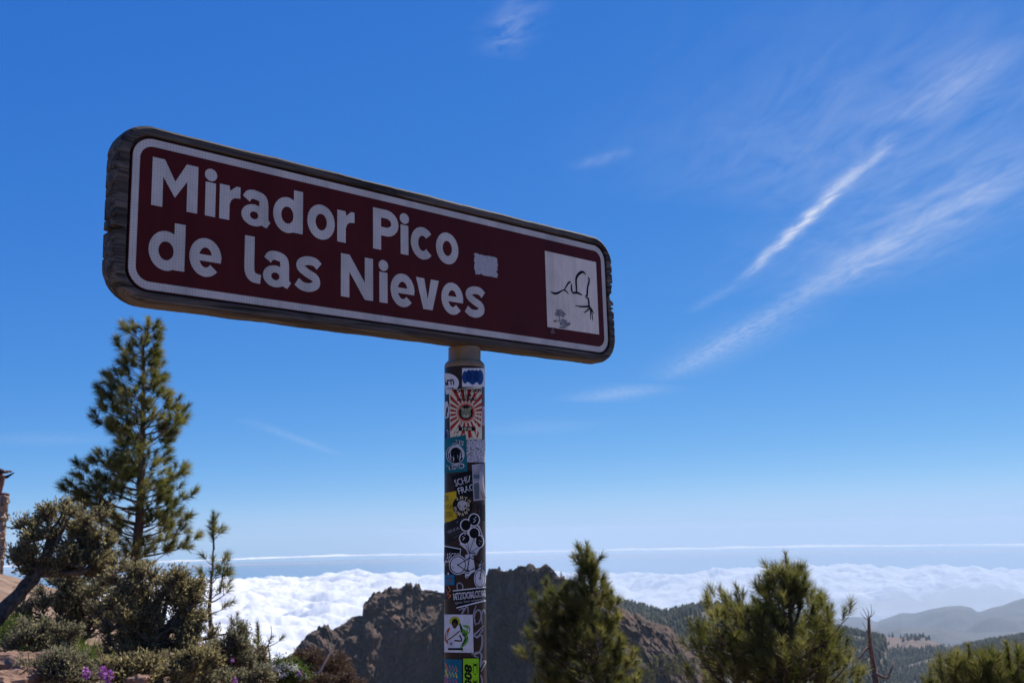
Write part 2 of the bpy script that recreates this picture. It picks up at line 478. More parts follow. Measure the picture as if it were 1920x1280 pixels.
MT1 = [(1480, 1150), (1500, 1140), (1530, 1150), (1570, 1161), (1600, 1156), (1618, 1157), (1645, 1166), (1650, 1163), (1690, 1149), (1715, 1150), (1745, 1142), (1772, 1137), (1800, 1135), (1820, 1138),
       (1833, 1147), (1840, 1146), (1860, 1139), (1880, 1135), (1900, 1127), (1920, 1121), (1990, 1098), (2080, 1090), (2200, 1100)]
MT2 = [(1480, 1190), (1560, 1187), (1640, 1178), (1690, 1173), (1720, 1175), (1745, 1178), (1765, 1175), (1800, 1181), (1830, 1186), (1900, 1184), (1990, 1180), (2200, 1190)]
MT3 = [(1780, 1200), (1800, 1186), (1818, 1176), (1835, 1163), (1850, 1158), (1875, 1157), (1900, 1155), (1920, 1158), (1990, 1150), (2200, 1140)]
ridge('far_mountain', MT1, 8300, 1480, 2200, 2200, 0.13, M_far, back=900, amp=75, nu=260, nscale=0.0012)
ridge('far_mountain', MT2, 5600, 1480, 2200, 1500, 0.13, M_far, back=600, amp=60, nu=220, nscale=0.0016)
ridge('far_mountain', MT3, 6600, 1770, 2200, 1300, 0.14, M_far, back=600, amp=60, nu=160, nscale=0.0016)

# ------------------------------------------------------------------ sea and the sea of clouds (earth's curvature included)
def curv(r): return r * r / 12.742e6


na, nr = 140, 60
az = np.linspace(R(-42), R(48), na); r = 6000 * (170000 / 6000) ** np.linspace(0, 1, nr)
X = np.sin(az)[:, None] * r[None]; Y = np.cos(az)[:, None] * r[None]; Z = np.broadcast_to(-1950 - curv(r)[None], X.shape)
m_, gr = new_mat('sea_water')
b = gr.n('ShaderNodeBsdfPrincipled', ins={'Base Color': (0.035, 0.085, 0.16, 1), 'Roughness': 0.12, 'IOR': 1.33})
pos = gr.n('ShaderNodeNewGeometry').outputs['Position']
bn = gr.n('ShaderNodeBump', ins={'Height': gr.noise(pos, 0.004, 6, 0.6), 'Strength': 0.10, 'Distance': 20.0})
gr.link(bn.outputs[0], b.inputs['Normal']); finish(gr, b.outputs[0])
o = mesh_obj('sea', np.stack([X, Y, Z], -1).reshape(-1, 3), grid_faces(na, nr)[:, ::-1], m_, smooth=True); tag(o, kind='structure')

m_, gr = new_mat('cloud_tops')
al = gr.n('ShaderNodeAttribute', attribute_name='var').outputs['Fac']
pos = gr.n('ShaderNodeNewGeometry').outputs['Position']
nz = gr.noise(pos, 0.0016, 7, 0.62)
alpha = gr.ramp(gr.m('ADD', al, gr.m('MULTIPLY', gr.m('SUBTRACT', nz, 0.5), 0.9)), [(0.30, 0), (0.72, 1)])
d1 = gr.n('ShaderNodeBsdfDiffuse', ins={'Color': (0.97, 0.97, 0.97, 1)})
t1 = gr.n('ShaderNodeBsdfTranslucent', ins={'Color': (0.97, 0.97, 0.97, 1)})
bn = gr.n('ShaderNodeBump', ins={'Height': gr.noise(pos, 0.0030, 6, 0.55), 'Strength': 0.2, 'Distance': 120.0})
gr.link(bn.outputs[0], d1.inputs['Normal'])
mx = gr.n('ShaderNodeMixShader', ins={0: 0.36, 1: d1.outputs[0], 2: t1.outputs[0]})
tr = gr.n('ShaderNodeBsdfTransparent')
mx2 = gr.n('ShaderNodeMixShader', ins={0: alpha, 1: tr.outputs[0], 2: mx.outputs[0]})
finish(gr, mx2.outputs[0]); M_cloud = m_


def cloud_sheet(name, az0, az1, near, far, ztop, amp, size, na, nr, label, seed=0.0, soft=0.12, thin=1.0):
    """lumpy upper surface of a cloud layer; near(az) / far(az) give its ragged limits in metres"""
    az = np.linspace(R(az0), R(az1), na); t = np.linspace(0, 1, nr)
    n0 = near(np.degrees(az)); f0 = far(np.degrees(az))
    r = n0[:, None] * (f0 / n0)[:, None] ** t[None]
    X = np.sin(az)[:, None] * r; Y = np.cos(az)[:, None] * r
    P = np.stack([X / size, Y / size, np.full_like(X, seed)], -1)
    h = 0.75 * fbm(P, 6, 0.50, billow=True) + 0.45 * fbm(P * 2.3 + 7, 4, 0.5) * (0.4 + np.clip(fbm(P * 0.6 + 3, 2) + .3, 0, 1)) + 1.1 * fbm(P * 0.33 + 31, 3)
    edge = np.minimum(smooth(0, soft, t), smooth(0, soft * 0.8, 1 - t))[None] * np.ones((na, 1))
    edge = np.minimum(edge, smooth(0, 0.05, np.linspace(0, 1, na))[:, None]); edge = np.minimum(edge, smooth(0, 0.05, np.linspace(1, 0, na))[:, None])
    Z = ztop - curv(r) + amp * (h - 0.75) - 260 * (1 - edge) ** 2
    Z = np.minimum(Z, ztop)
    a = np.clip(edge, 0, 1) * thin
    o = mesh_obj(name, np.stack([X, Y, Z], -1).reshape(-1, 3), grid_faces(na, nr)[:, ::-1], M_cloud, smooth=True, var=a.ravel())
    return tag(o, label, 'cloud', kind='stuff')


cloud_sheet('cloud_bank', -24, 36,
            lambda a: np.interp(a, [-24, -14, -4, 2, 6, 10, 14, 20, 26, 36], [8200, 8200, 9000, 11500, 15500, 20500, 23500, 25500, 28500, 30000]),
            lambda a: np.interp(a, [-24, -16, -8, 0, 6, 14, 26, 36], [47000, 47000, 46000, 44000, 43000, 43000, 44000, 45000]),
            -1150, 560, 2700.0, 1000, 320, 'white sea of clouds spread below the cliffs')
cloud_sheet('distant_cloud_layer', -30, 40,
            lambda a: np.full_like(a, 104000.0), lambda a: np.full_like(a, 150000.0),
            -1150, 300, 9000.0, 240, 40, 'thin white line of cloud along the far horizon', seed=4.0, soft=0.3, thin=0.60)

# ------------------------------------------------------------------ far woods: one mass of small pines per hill
M_farpine = leaf_mat('distant_pine_green', (0.014, 0.021, 0.008), (0.048, 0.054, 0.020), 0.10, spec=0.02)


def cone_tree(seed):
    """irregular small pine of stacked ragged whorls, unit height"""
    q = np.random.default_rng(seed); vs, fs, n = [], [], 0
    for k, (z0, z1, r0) in enumerate([(0.10, 0.52, 0.20), (0.30, 0.72, 0.17), (0.50, 0.88, 0.13), (0.70, 1.0, 0.085)]):
        m = 7
        th = np.arange(m) / m * 2 * np.pi + q.uniform(0, 6)
        rad = r0 * q.uniform(0.55, 1.25, m)
        ring = np.stack([rad * np.cos(th), rad * np.sin(th), z0 + q.uniform(-0.06, 0.06, m)], -1)
        off = q.normal(0, 0.025, 2)
        vs.append(np.concatenate([ring, [[off[0], off[1], z1]]]))
        fs += [(n + i, n + (i + 1) % m, n + m) for i in range(m)]; n += m + 1
    vs.append(np.array([[0.018, 0, 0], [-0.012, 0.014, 0], [-0.012, -0.014, 0], [0, 0, 0.5]])); fs += [(n, n + 1, n + 3), (n + 1, n + 2, n + 3), (n + 2, n, n + 3)]
    return np.concatenate(vs), np.array(fs)


CONES = [cone_tree(s) for s in range(6)]


def forest(name, V, count, hmin, hmax, label, keep=None, crest=0.25, seed=1, clump=0.01, sbmax=0.75):
    q = np.random.default_rng(seed); nu, nv = V.shape[:2]; vs, fs, va, n = [], [], [], 0
    tries = 0
    gap = perlin(np.stack([V[..., 0] * clump, V[..., 1] * clump, 0 * V[..., 0] + 2.0], -1)) < -0.42
    while len(vs) < count and tries < count * 6:
        tries += 1
        a = q.uniform(0, nu - 1.001)
        bb = 8 + (q.uniform(-1.5, 1.5) if q.random() < crest else (nv - 10) * sbmax * q.random() ** 0.8)
        i, j = int(a), int(bb); fa, fb = a - i, bb - j
        if gap[i, j]: continue
        p = (V[i, j] * (1 - fa) * (1 - fb) + V[i + 1, j] * fa * (1 - fb) + V[i, j + 1] * (1 - fa) * fb + V[i + 1, j + 1] * fa * fb)
        if keep is not None and not keep(p, q, j): continue
        cv_, cf = CONES[q.integers(6)]
        h = q.uniform(hmin, hmax); th = q.uniform(0, 6.28); w = q.uniform(1.0, 1.9)
        rot = np.array([[math.cos(th), -math.sin(th), 0], [math.sin(th), math.cos(th), 0], [0, 0, 1]])
        vs.append((cv_ * np.array([w, w, 1])) @ rot.T * h + p - [0, 0, 0.4]); fs.append(cf + n); n += len(cv_)
        va.append(np.full(len(cv_), q.random()))
    o = mesh_obj(name, np.concatenate(vs), np.concatenate(fs), M_farpine, var=np.concatenate(va))
    return tag(o, label, 'forest', kind='stuff')


forest('distant_forest', VA, 5200, 6, 12, 'dark pine forest on the saddle hill right of the cliff', seed=2)
def keep_b(p, q, j):
    d = p - EYE; x = 960 + FPX * (d @ RT) / (d @ FW); y = 640 - FPX * (d @ UP) / (d @ FW)
    if x < 1650: return q.random() < 0.9
    if y > 1217: return q.random() < 0.9
    return q.random() < (0.25 if 1690 < x < 1745 and y < 1200 else 0.03)
forest('distant_forest', VB, 2200, 7, 12, 'pine forest on the flanks of the bare brown hill', keep=keep_b, seed=3, crest=0.12)
forest('distant_forest', VC, 8000, 7, 13, 'pine forest rising along the ridge towards the right edge', seed=4)

# ================================================================== ROAD SIGN
SC = np.array([-0.2496, 2.5008, 2.2767])                            # centre of the metal panel
SU, SV, SN = np.array([0.7372, 0.6757, 0.0073]), np.array([-0.0071, -0.0030, 1.0]), np.array([0.6757, -0.7372, 0.0025])
SU = unit(SU); SN = unit(np.cross(SU, SV)); SV = np.cross(SN, SU)


def sign_uv(x, y):
    d = ray(x, y); t = ((SC - EYE) @ SN) / (d @ SN); p = EYE + d * t - SC
    return np.array([p @ SU, p @ SV])


# pole axis below the middle of the board's thickness
_d = ray(871.0, 668.0); _q = SC - SN * 0.046
PT = EYE + _d * (((_q - EYE) @ SN) / (_d @ SN))                      # point of the axis at the board's lower edge
_d = ray(872.6, 1280.0)
_t = math.hypot(PT[0], PT[1]) / math.hypot(_d[0], _d[1]); PB = EYE + _d * _t
AX = unit(PT - PB)
PR = 38.6 / FPX * float((PB + PT - 2 * EYE) @ FW) / 2                # outer pole radius
foot = PB + AX * ((-0.02 - PB[2]) / AX[2])
sign = empty('road_sign', foot)
tag(sign, 'brown wood-framed sign reading Mirador Pico de las Nieves on a sticker-covered pole', 'sign')
SM = Matrix.Identity(4)
for i in range(3):
    SM[i][0] = SU[i]; SM[i][1] = SV[i]; SM[i][2] = SN[i]; SM[i][3] = SC[i] - foot[i]


def on_sign(o, parent=sign):
    o.parent = parent
    if parent is sign: o.matrix_local = SM
    return o


# ---- weathered wood
m_, gr = new_mat('weathered_wood')
ob = gr.n('ShaderNodeTexCoord').outputs['Object']
mp = gr.n('ShaderNodeMapping', ins={'Vector': ob}); mp.inputs['Scale'].default_value = (2.2, 46, 46)
g1 = gr.noise(mp.outputs[0], 1.0, 8, 0.62, 0.9)
mp2 = gr.n('ShaderNodeMapping', ins={'Vector': ob}); mp2.inputs['Scale'].default_value = (5, 210, 210)
g2 = gr.noise(mp2.outputs[0], 1.0, 5, 0.6, 0.4)
c = gr.mix(gr.ramp(g1, [(0.38, 0), (0.64, 1)]), (0.020, 0.016, 0.013), (0.165, 0.138, 0.108))
c = gr.mix(gr.ramp(g2, [(0.34, 0.95), (0.50, 0)]), c, (0.012, 0.009, 0.007))
warm = gr.ramp(gr.noise(ob, 3.5, 4, 0.6), [(0.50, 0), (0.75, 0.6)])
c = gr.mix(warm, c, (0.10, 0.060, 0.034))
sepw = gr.n('ShaderNodeSeparateXYZ', ins={0: ob})
vor = gr.n('ShaderNodeTexVoronoi', feature='F1', ins={'Vector': ob, 'Scale': 7.0}).outputs['Distance']
c = gr.mix(gr.ramp(vor, [(0.05, 1.0), (0.11, 0.0)]), c, (0.030, 0.020, 0.014))         # knots
b = gr.n('ShaderNodeBsdfPrincipled', ins={'Base Color': c, 'Roughness': 0.82, 'Specular IOR Level': 0.25})
bn = gr.n('ShaderNodeBump', ins={'Height': gr.m('ADD', g1, gr.m('MULTIPLY', g2, 0.7)), 'Strength': 0.9, 'Distance': 0.004})
gr.link(bn.outputs[0], b.inputs['Normal']); finish(gr, b.outputs[0]); M_wood = m_


def rrect(hw, hh, rad, ns=12, ne=60, nl=140):
    """rounded rectangle outline, same point count for the same counts; starts at the right end, counter-clockwise"""
    pts = []
    def seg(a, b, n): return [np.array(a) + (np.array(b) - np.array(a)) * t for t in np.linspace(0, 1, n, endpoint=False)]
    def arc(cx, cy, a0, n): return [np.array([cx + rad * math.cos(a0 + t * math.pi / 2), cy + rad * math.sin(a0 + t * math.pi / 2)]) for t in np.linspace(0, 1, n, endpoint=False)]
    pts += seg((hw, -hh + rad), (hw, hh - rad), ne) + arc(hw - rad, hh - rad, 0, ns)
    pts += seg((hw - rad, hh), (-hw + rad, hh), nl) + arc(-hw + rad, hh - rad, math.pi / 2, ns)
    pts += seg((-hw, hh - rad), (-hw, -hh + rad), ne) + arc(-hw + rad, -hh + rad, math.pi, ns)
    pts += seg((-hw + rad, -hh), (hw - rad, -hh), nl) + arc(hw - rad, -hh + rad, 1.5 * math.pi, ns)
    return np.array(pts)


HW, HH, TH = 0.767, 0.1945, 0.060
outer = rrect(HW, HH, 0.078); inner = rrect(0.7375, 0.1705, 0.048)
# splits and missing splinters along the two end grains
NOTCH_R = [(0.088, .010, .0016), (0.055, .013, .0018), (0.012, .016, .0105), (-0.018, .017, .0022), (-0.030, .012, .004), (-0.058, .018, .0018), (-0.082, .011, .0014), (-0.105, .017, .0022), (-0.140, .012, .0014), (0.118, .008, .0012), (0.033, .006, .012)]
NOTCH_L = [(0.118, .006, .0012), (0.085, .005, .0014), (0.030, .004, .0012), (-0.020, .006, .0014), (-0.044, .019, .0022), (-0.100, .005, .0012), (0.05, .003, .001), (-0.14, .006, .0014)]
oc = outer.copy()
for k, (u, v) in enumerate(oc):
    if abs(u) > 0.70:
        dpt = 0.0
        for (nv_, dp, w) in (NOTCH_R if u > 0 else NOTCH_L):
            dpt = max(dpt, dp * max(0, 1 - (abs(v - nv_) / (w * 1.6)) ** 3))
        jag = 0.0022 * float(perlin(np.array([v * 55, u, 3.0]))) + 0.0010 * float(perlin(np.array([v * 210, u, 7.0])))
        oc[k][0] -= math.copysign(dpt + abs(jag), u)
    if abs(v) > 0.16: oc[k][1] += 0.0016 * float(perlin(np.array([u * 9, v, 1.0]))) + 0.0008 * float(perlin(np.array([u * 47, v, 2.0])))
# extra rows right at the cracks so that they stay narrow
def inset(pts, d): return pts * (1 - d / np.array([HW, HH]))
rings = [(inset(oc, 0.009), -TH + 0.005), (inset(oc, 0.0025), -TH + 0.008), (oc, -TH + 0.016), (oc, -0.010), (inset(oc, 0.0020), -0.0015), (inset(oc, 0.0075), 0.0035),
         (inner + (inner - outer) * -0.12, 0.0040), (inner, 0.0025), (inner, -0.0085)]
nP = len(outer); vs = []
for ring_, w in rings: vs += [(p[0], p[1], w) for p in ring_]
fs = []
for k in range(len(rings) - 1):
    for i in range(nP):
        j = (i + 1) % nP; fs.append((k * nP + i, k * nP + j, (k + 1) * nP + j, (k + 1) * nP + i))
fs.append(tuple(range((len(rings) - 1) * nP, len(rings) * nP))); fs.append(tuple(reversed(range(nP))))
board = on_sign(mesh_obj('wooden_board', vs, fs, M_wood))
board['label'] = 'grey weathered wooden board with split ends'

# ---- sheeting: micro-prismatic white, maroon film
def sheeting(name, col, pat, rough, spec):
    m, gr = new_mat(name)
    ob = gr.n('ShaderNodeTexCoord').outputs['Object']
    v = gr.n('ShaderNodeTexVoronoi', feature='DISTANCE_TO_EDGE', ins={'Vector': ob, 'Scale': 150.0, 'Randomness': 0.25}).outputs['Distance']
    e = gr.ramp(v, [(0.02, 1.0 - pat), (0.14, 1.0)])
    d0 = gr.ramp(gr.noise(ob, 9, 6, 0.65), [(0.30, 0.80), (0.62, 1.0)])
    ms = gr.n('ShaderNodeMapping', ins={'Vector': ob}); ms.inputs['Scale'].default_value = (13, 1.6, 1)
    d = gr.m('MULTIPLY', d0, gr.ramp(gr.noise(ms.outputs[0], 1.0, 5, 0.6), [(0.30, 0.74), (0.54, 1.0)]))
    mm = gr.n('ShaderNodeMix', data_type='RGBA', blend_type='MULTIPLY'); mm.inputs[0].default_value = 1.0
    mm.inputs[6].default_value = tuple(col) + (1,); gr.link(gr.m('MULTIPLY', e, d), mm.inputs[7])
    b = gr.n('ShaderNodeBsdfPrincipled', ins={'Base Color': mm.outputs[2], 'Roughness': rough, 'Specular IOR Level': spec})
    bn = gr.n('ShaderNodeBump', ins={'Height': v, 'Strength': 0.15, 'Distance': 0.0006}); gr.link(bn.outputs[0], b.inputs['Normal'])
    finish(gr, b.outputs[0]); return m


M_white = sheeting('white_reflective_sheeting', (0.64, 0.585, 0.49), 0.28, 0.5, 0.25)
M_maroon = sheeting('maroon_reflective_film', (0.088, 0.0080, 0.0045), 0.12, 0.45, 0.12)
M_emblem = sheeting('emblem_sheeting', (0.88, 0.77, 0.61), 0.30, 0.5, 0.2)  # paler, warmer than the letter white: retroreflective sheen put into the colour
M_black = plain('black_ink', (0.008, 0.008, 0.009), 0.6, 0.1)


def plate(name, pts, w0, w1, mat, parent):
    n = len(pts); vs = [(p[0], p[1], w0) for p in pts] + [(p[0], p[1], w1) for p in pts]
    fs = [tuple(range(n, 2 * n)), tuple(reversed(range(n)))] + [(i, (i + 1) % n, n + (i + 1) % n, n + i) for i in range(n)]
    o = mesh_obj(name, vs, fs, mat, parent); return o


panel = on_sign(plate('sign_panel', rrect(0.7320, 0.1665, 0.046, 10, 2, 2), -0.0070, 0.0, M_maroon, None))
a_, b_ = rrect(0.7300, 0.1648, 0.045, 10, 2, 2), rrect(0.7145, 0.1478, 0.030, 10, 2, 2)
n = len(a_); vs = [(p[0], p[1], 0.0005) for p in a_] + [(p[0], p[1], 0.0005) for p in b_]
mesh_obj('border', vs, [(i, (i + 1) % n, n + (i + 1) % n, n + i) for i in range(n)], M_white, panel)

# ---- glyphs (outlines and strokes drawn in metres)
H, XH, ST = 0.1067, 0.0810, 0.0243


def stroke(pts, w, taper=None):
    """quad strip along a polyline; returns verts, faces"""
    pts = np.asarray(pts, float); tg = np.gradient(pts, axis=0); tg /= np.linalg.norm(tg, axis=1)[:, None] + 1e-9
    if np.ndim(w): w = np.interp(np.linspace(0, 1, len(pts)), np.linspace(0, 1, len(w)), w)
    nr_ = np.stack([-tg[:, 1], tg[:, 0]], -1); w = np.broadcast_to(np.asarray(w, float), (len(pts),))[:, None] / 2
    v = np.concatenate([pts + nr_ * w, pts - nr_ * w]); n = len(pts)
    return v, [(n + i, n + i + 1, i + 1, i) for i in range(n - 1)]


def spline(pts, n=40):
    """Catmull-Rom through the points"""
    p = np.asarray(pts, float); p = np.concatenate([[2 * p[0] - p[1]], p, [2 * p[-1] - p[-2]]]); outp = []
    m = len(p) - 3; per = max(2, n // m)
    for i in range(m):
        a, b, c, d = p[i:i + 4]
        for t in np.linspace(0, 1, per, endpoint=False):
            outp.append(0.5 * ((2 * b) + (-a + c) * t + (2 * a - 5 * b + 4 * c - d) * t * t + (-a + 3 * b - 3 * c + d) * t ** 3))
    outp.append(p[-2]); return np.array(outp)


def ell(cx, cy, rx, ry, a0, a1, n=40):
    t = np.radians(np.linspace(a0, a1, n)); return np.stack([cx + rx * np.cos(t), cy + ry * np.sin(t)], -1)


def ring(cx, cy, rx, ry, ix, iy, a0=0, a1=360, n=48):
    o_, i_ = ell(cx, cy, rx, ry, a0, a1, n), ell(cx, cy, ix, iy, a0, a1, n)
    return np.concatenate([o_, i_]), [(i, i + 1, n + i + 1, n + i) for i in range(n - 1)]


def poly(pts): return np.asarray(pts, float), [tuple(range(len(pts)))]
def rect(x0, y0, x1, y1): return poly([(x0, y0), (x1, y0), (x1, y1), (x0, y1)])


def glyph(ch, w):
    s = ST
    if ch == 'M': return [poly([(0, 0), (s, 0), (s, .63 * H), (w / 2, .24 * H), (w - s, .63 * H), (w - s, 0), (w, 0), (w, H), (w - s * 1.1, H), (w / 2, .58 * H), (s * 1.1, H), (0, H)])]
    if ch == 'N': return [poly([(0, 0), (s, 0), (s, .60 * H), (w - s * 1.02, 0), (w, 0), (w, H), (w - s, H), (w - s, .40 * H), (s * 1.02, H), (0, H)])]
    if ch == 'i': return [rect(0, 0, w, 0.0775), (lambda e: poly(e[:-1]))(ell(w / 2, 0.0950, 0.0146, 0.0142, 0, 360, 33))]
    if ch == 'r': return [poly([(0, 0), (s, 0), (s, .036), (s + .004, .047), (s + .012, .0535), (w, .0545), (w, XH), (w - .010, XH), (s + .008, .0745), (s + .001, .068), (s - .001, XH - .001), (0, XH - .001)])]
    if ch == 'o': return [ring(w / 2, .0395, w / 2, .0432, w / 2 - s * .92, .0205)]
    if ch == 'c': return [ring(w / 2 + .002, .0395, w / 2 + .002, .0432, w / 2 - s * .90, .0205, 42, 318)]
    if ch == 'd': return [ring(w / 2 - .002, .0395, w / 2 - .002, .0432, w / 2 - s * .95, .0205), rect(w - s, 0, w, .1035)]
    if ch == 'e': return [ring(w / 2, .0395, w / 2, .0432, w / 2 - s * .92, .0225, 0, 318), rect(.012, .0310, w - .0012, .0455)]
    if ch == 'l': return [stroke(spline([(s / 2, H), (s / 2, .075), (s / 2, .040), (s / 2 + .0015, .024), (s / 2 + .010, .0125), (w, .0095)], 40), np.interp(np.linspace(0, 1, 41), [0, .7, 1], [s, s, s * .86]))]
    if ch == 'v': return [poly([(0, XH), (s * 1.08, XH), (w / 2, .027), (w - s * 1.08, XH), (w, XH), (w / 2 + .0150, 0), (w / 2 - .0150, 0)])]
    if ch == 'P': return [rect(0, 0, s, H), stroke(np.concatenate([[(s * .8, H - s * .47)], ell(w - .0385, H - .0345, .0268, .0232, 90, -90, 30), [(s * .8, H - .0345 * 2 + s * .47)]]), s * .93)]
    if ch == 'a':
        x = w - s * .5 - .0085
        return [stroke(spline([(.0115, .0585), (.0190, .0690), (.0330, .0715), (x - .004, .0660), (x, .0520), (x, .0300), (x + .0015, .0130), (x + .0125, .0045)], 48), np.interp(np.linspace(0, 1, 50), [0, .3, .85, 1], [s * .85, s * .88, s, s * .72])),
                ring(.0315, .0225, .0315, .0255, .0105, .0090)]
    if ch == 's': return [stroke(spline([(w - .0055, .0630), (w - .0180, .0720), (w / 2 - .003, .0727), (.0165, .0655), (.0155, .0540), (w / 2 - .002, .0425), (w - .0165, .0330), (w - .0140, .0180), (w / 2 + .004, .0088), (.0200, .0100), (.0050, .0190)], 60), s * .86)]
    return []


TEXT1 = [('M', -.6872, .1026), ('i', -.5668, .0243), ('r', -.5332, .0500), ('a', -.4800, .0761), ('d', -.4004, .0780), ('o', -.3102, .0758), ('r', -.2274, .0495),
         ('P', -.1232, .0783), ('i', -.0387, .0246), ('c', -.0065, .0724), ('o', .0754, .0758)]
TEXT2 = [('d', -.6888, .0793), ('e', -.5993, .0742), ('l', -.4700, .0406), ('a', -.4239, .0756), ('s', -.3419, .0703), ('N', -.2168, .0933), ('i', -.1049, .0249),
         ('e', -.0709, .0747), ('v', .0090, .0741), ('e', .0908, .0740), ('s', .1700, .0711)]
for base, line in ((0.0190, TEXT1), (-0.1152, TEXT2)):
    for ch, u0, w in line:
        vs, fs, n = [], [], 0
        for k, (v, f) in enumerate(glyph(ch, w)):
            vs += [(u0 + p[0], base + p[1], 0.0006 + 0.00012 * k) for p in v]; fs += [tuple(i + n for i in q) for q in f]; n += len(v)
        mesh_obj('letter', vs, fs, M_white, panel)

# ---- emblem square with the drawn rock, scratches, and a patch of old glue
emb = mesh_obj('emblem_square', [(.4753, -.1120, .0006), (.6922, -.1108, .0006), (.6922, .1132, .0006), (.4755, .1128, .0006)], [(0, 1, 2, 3)], M_emblem, panel)
z7 = lambda x, y: sign_uv(1000 + x / 4.922, 440 + y / 4.922)
LINES = [([(158, 527), (178, 537), (205, 543), (235, 533), (262, 516)], [1, 2.4, 3.0, 2.6, 1.6]), ([(262, 516), (285, 512), (302, 524), (324, 546)], [1.6, 2, 2, 1]),
         ([(283, 513), (300, 482), (318, 450), (335, 437), (343, 437)], [1.4, 2, 2.4, 2.4, 1]), ([(349, 452), (350, 490), (352, 515), (366, 541)], [1.4, 2.6, 3, 2]),
         ([(362, 541), (392, 535), (425, 545), (450, 560)], [2, 3.2, 2.8, 1]), ([(399, 538), (394, 470), (393, 410), (405, 378), (430, 352), (455, 345), (472, 355), (482, 372)], [2, 3, 3.2, 3.6, 3.8, 3.2, 2.2, 1]),
         ([(500, 390), (512, 410), (510, 445), (500, 480), (496, 520), (493, 560), (472, 571)], [1, 2.4, 3, 2.6, 3, 3, 1]), ([(480, 588), (500, 583), (508, 610), (510, 650), (500, 662), (440, 664), (385, 655)], [1, 2.4, 3, 3, 2.6, 2.2, 1]),
         ([(510, 645), (516, 672), (495, 700), (464, 720)], [2, 2.6, 2, 1]), ([(514, 665), (535, 690), (557, 726)], [2, 2.4, 1]), ([(520, 680), (527, 730), (524, 786)], [1.6, 1.6, .8]), ([(524, 684), (540, 730), (545, 794)], [1.6, 1.6, .8])]
vs, fs, n = [], [], 0
for k, (pts, ws) in enumerate(LINES):
    uvp = spline([z7(*p) for p in pts], 36); wd = np.interp(np.linspace(0, 1, len(uvp)), np.linspace(0, 1, len(ws)), ws) * 0.0023
    v, f = stroke(uvp, wd); vs += [(p[0], p[1], 0.0010 + 0.00005 * k) for p in v]; fs += [tuple(i + n for i in q) for q in f]; n += len(v)
mesh_obj('emblem_drawing', vs, fs, M_black, panel)
m_, gr = new_mat('old_glue')
ob = gr.n('ShaderNodeTexCoord').outputs['Object']
c = gr.mix(gr.ramp(gr.noise(ob, 120, 6, 0.7), [(0.36, 0), (0.60, 1)]), (0.34, 0.32, 0.31), (0.45, 0.43, 0.41))
b = gr.n('ShaderNodeBsdfPrincipled', ins={'Base Color': c, 'Roughness': 0.8}); finish(gr, b.outputs[0]); M_glue = m_
M_scratch = plain('scratched_grey', (0.33, 0.31, 0.31), 0.7, dirt=0.3)
def ragged(cx0, cy0, cx1, cy1, seed, amp):
    q = np.random.default_rng(seed); pts = []
    for (a, b2) in [((cx0, cy0), (cx1, cy0)), ((cx1, cy0), (cx1, cy1)), ((cx1, cy1), (cx0, cy1)), ((cx0, cy1), (cx0, cy0))]:
        for t in np.linspace(0, 1, 14, endpoint=False):
            vert = a[0] == b2[0]
            pts.append((a[0] + (b2[0] - a[0]) * t + q.normal(0, amp) * (1.3 if vert else .5), a[1] + (b2[1] - a[1]) * t + q.normal(0, amp) * (.5 if vert else .6)))
    return pts
pp = ragged(.2065, .0040, .2895, .0615, 3, .0016)
mesh_obj('peeled_patch', [(x, y, 0.0007) for x, y in pp], [tuple(range(len(pp)))], M_glue, panel)
def blob(cx, cy, rx, ry, seed, n=26):
    q = np.random.default_rng(seed); t = np.linspace(0, 2 * np.pi, n, endpoint=False); r = 1 + 0.22 * np.sin(3 * t + seed) + q.normal(0, .10, n)
    return [(cx + rx * r[i] * math.cos(t[i]), cy + ry * r[i] * math.sin(t[i])) for i in range(n)]
vs, fs, n = [], [], 0
for k, (x, y, rx, ry) in enumerate([(285, 815, .0200, .0100), (245, 720, .0190, .0050), (215, 735, .0080, .0060), (262, 745, .0120, .0045), (270, 858, .0160, .0028), (200, 800, .0050, .0030)]):
    c_ = z7(x, y); pb = blob(c_[0], c_[1], rx, ry, k + 2); vs += [(p[0], p[1], .00115 + .00004 * k) for p in pb]; fs.append(tuple(range(n, n + len(pb)))); n += len(pb)
mesh_obj('scratch', vs, fs, M_scratch, panel)
vs, fs, n = [], [], 0
for k, (pts) in enumerate([[(205, 690), (225, 700), (250, 693), (270, 712), (300, 742)], [(215, 725), (240, 742), (238, 790), (255, 830)], [(240, 855), (290, 848), (325, 830), (338, 805)], [(182, 800), (205, 790), (235, 800)]]):
    v, f = stroke(spline([z7(*p) for p in pts], 20), 0.0016); vs += [(p[0], p[1], .0014 + .00004 * k) for p in v]; fs += [tuple(i + n for i in q) for q in f]; n += len(v)
mesh_obj('scratch_line', vs, fs, M_black, panel)
c_ = z7(180, 893); pb = blob(c_[0], c_[1], .0085, .0075, 9); mesh_obj('dent', [(p[0], p[1], .0004) for p in pb], [tuple(range(len(pb)))], plain('scuffed_maroon', (0.15, 0.075, 0.085), 0.6, dirt=0.3), panel)

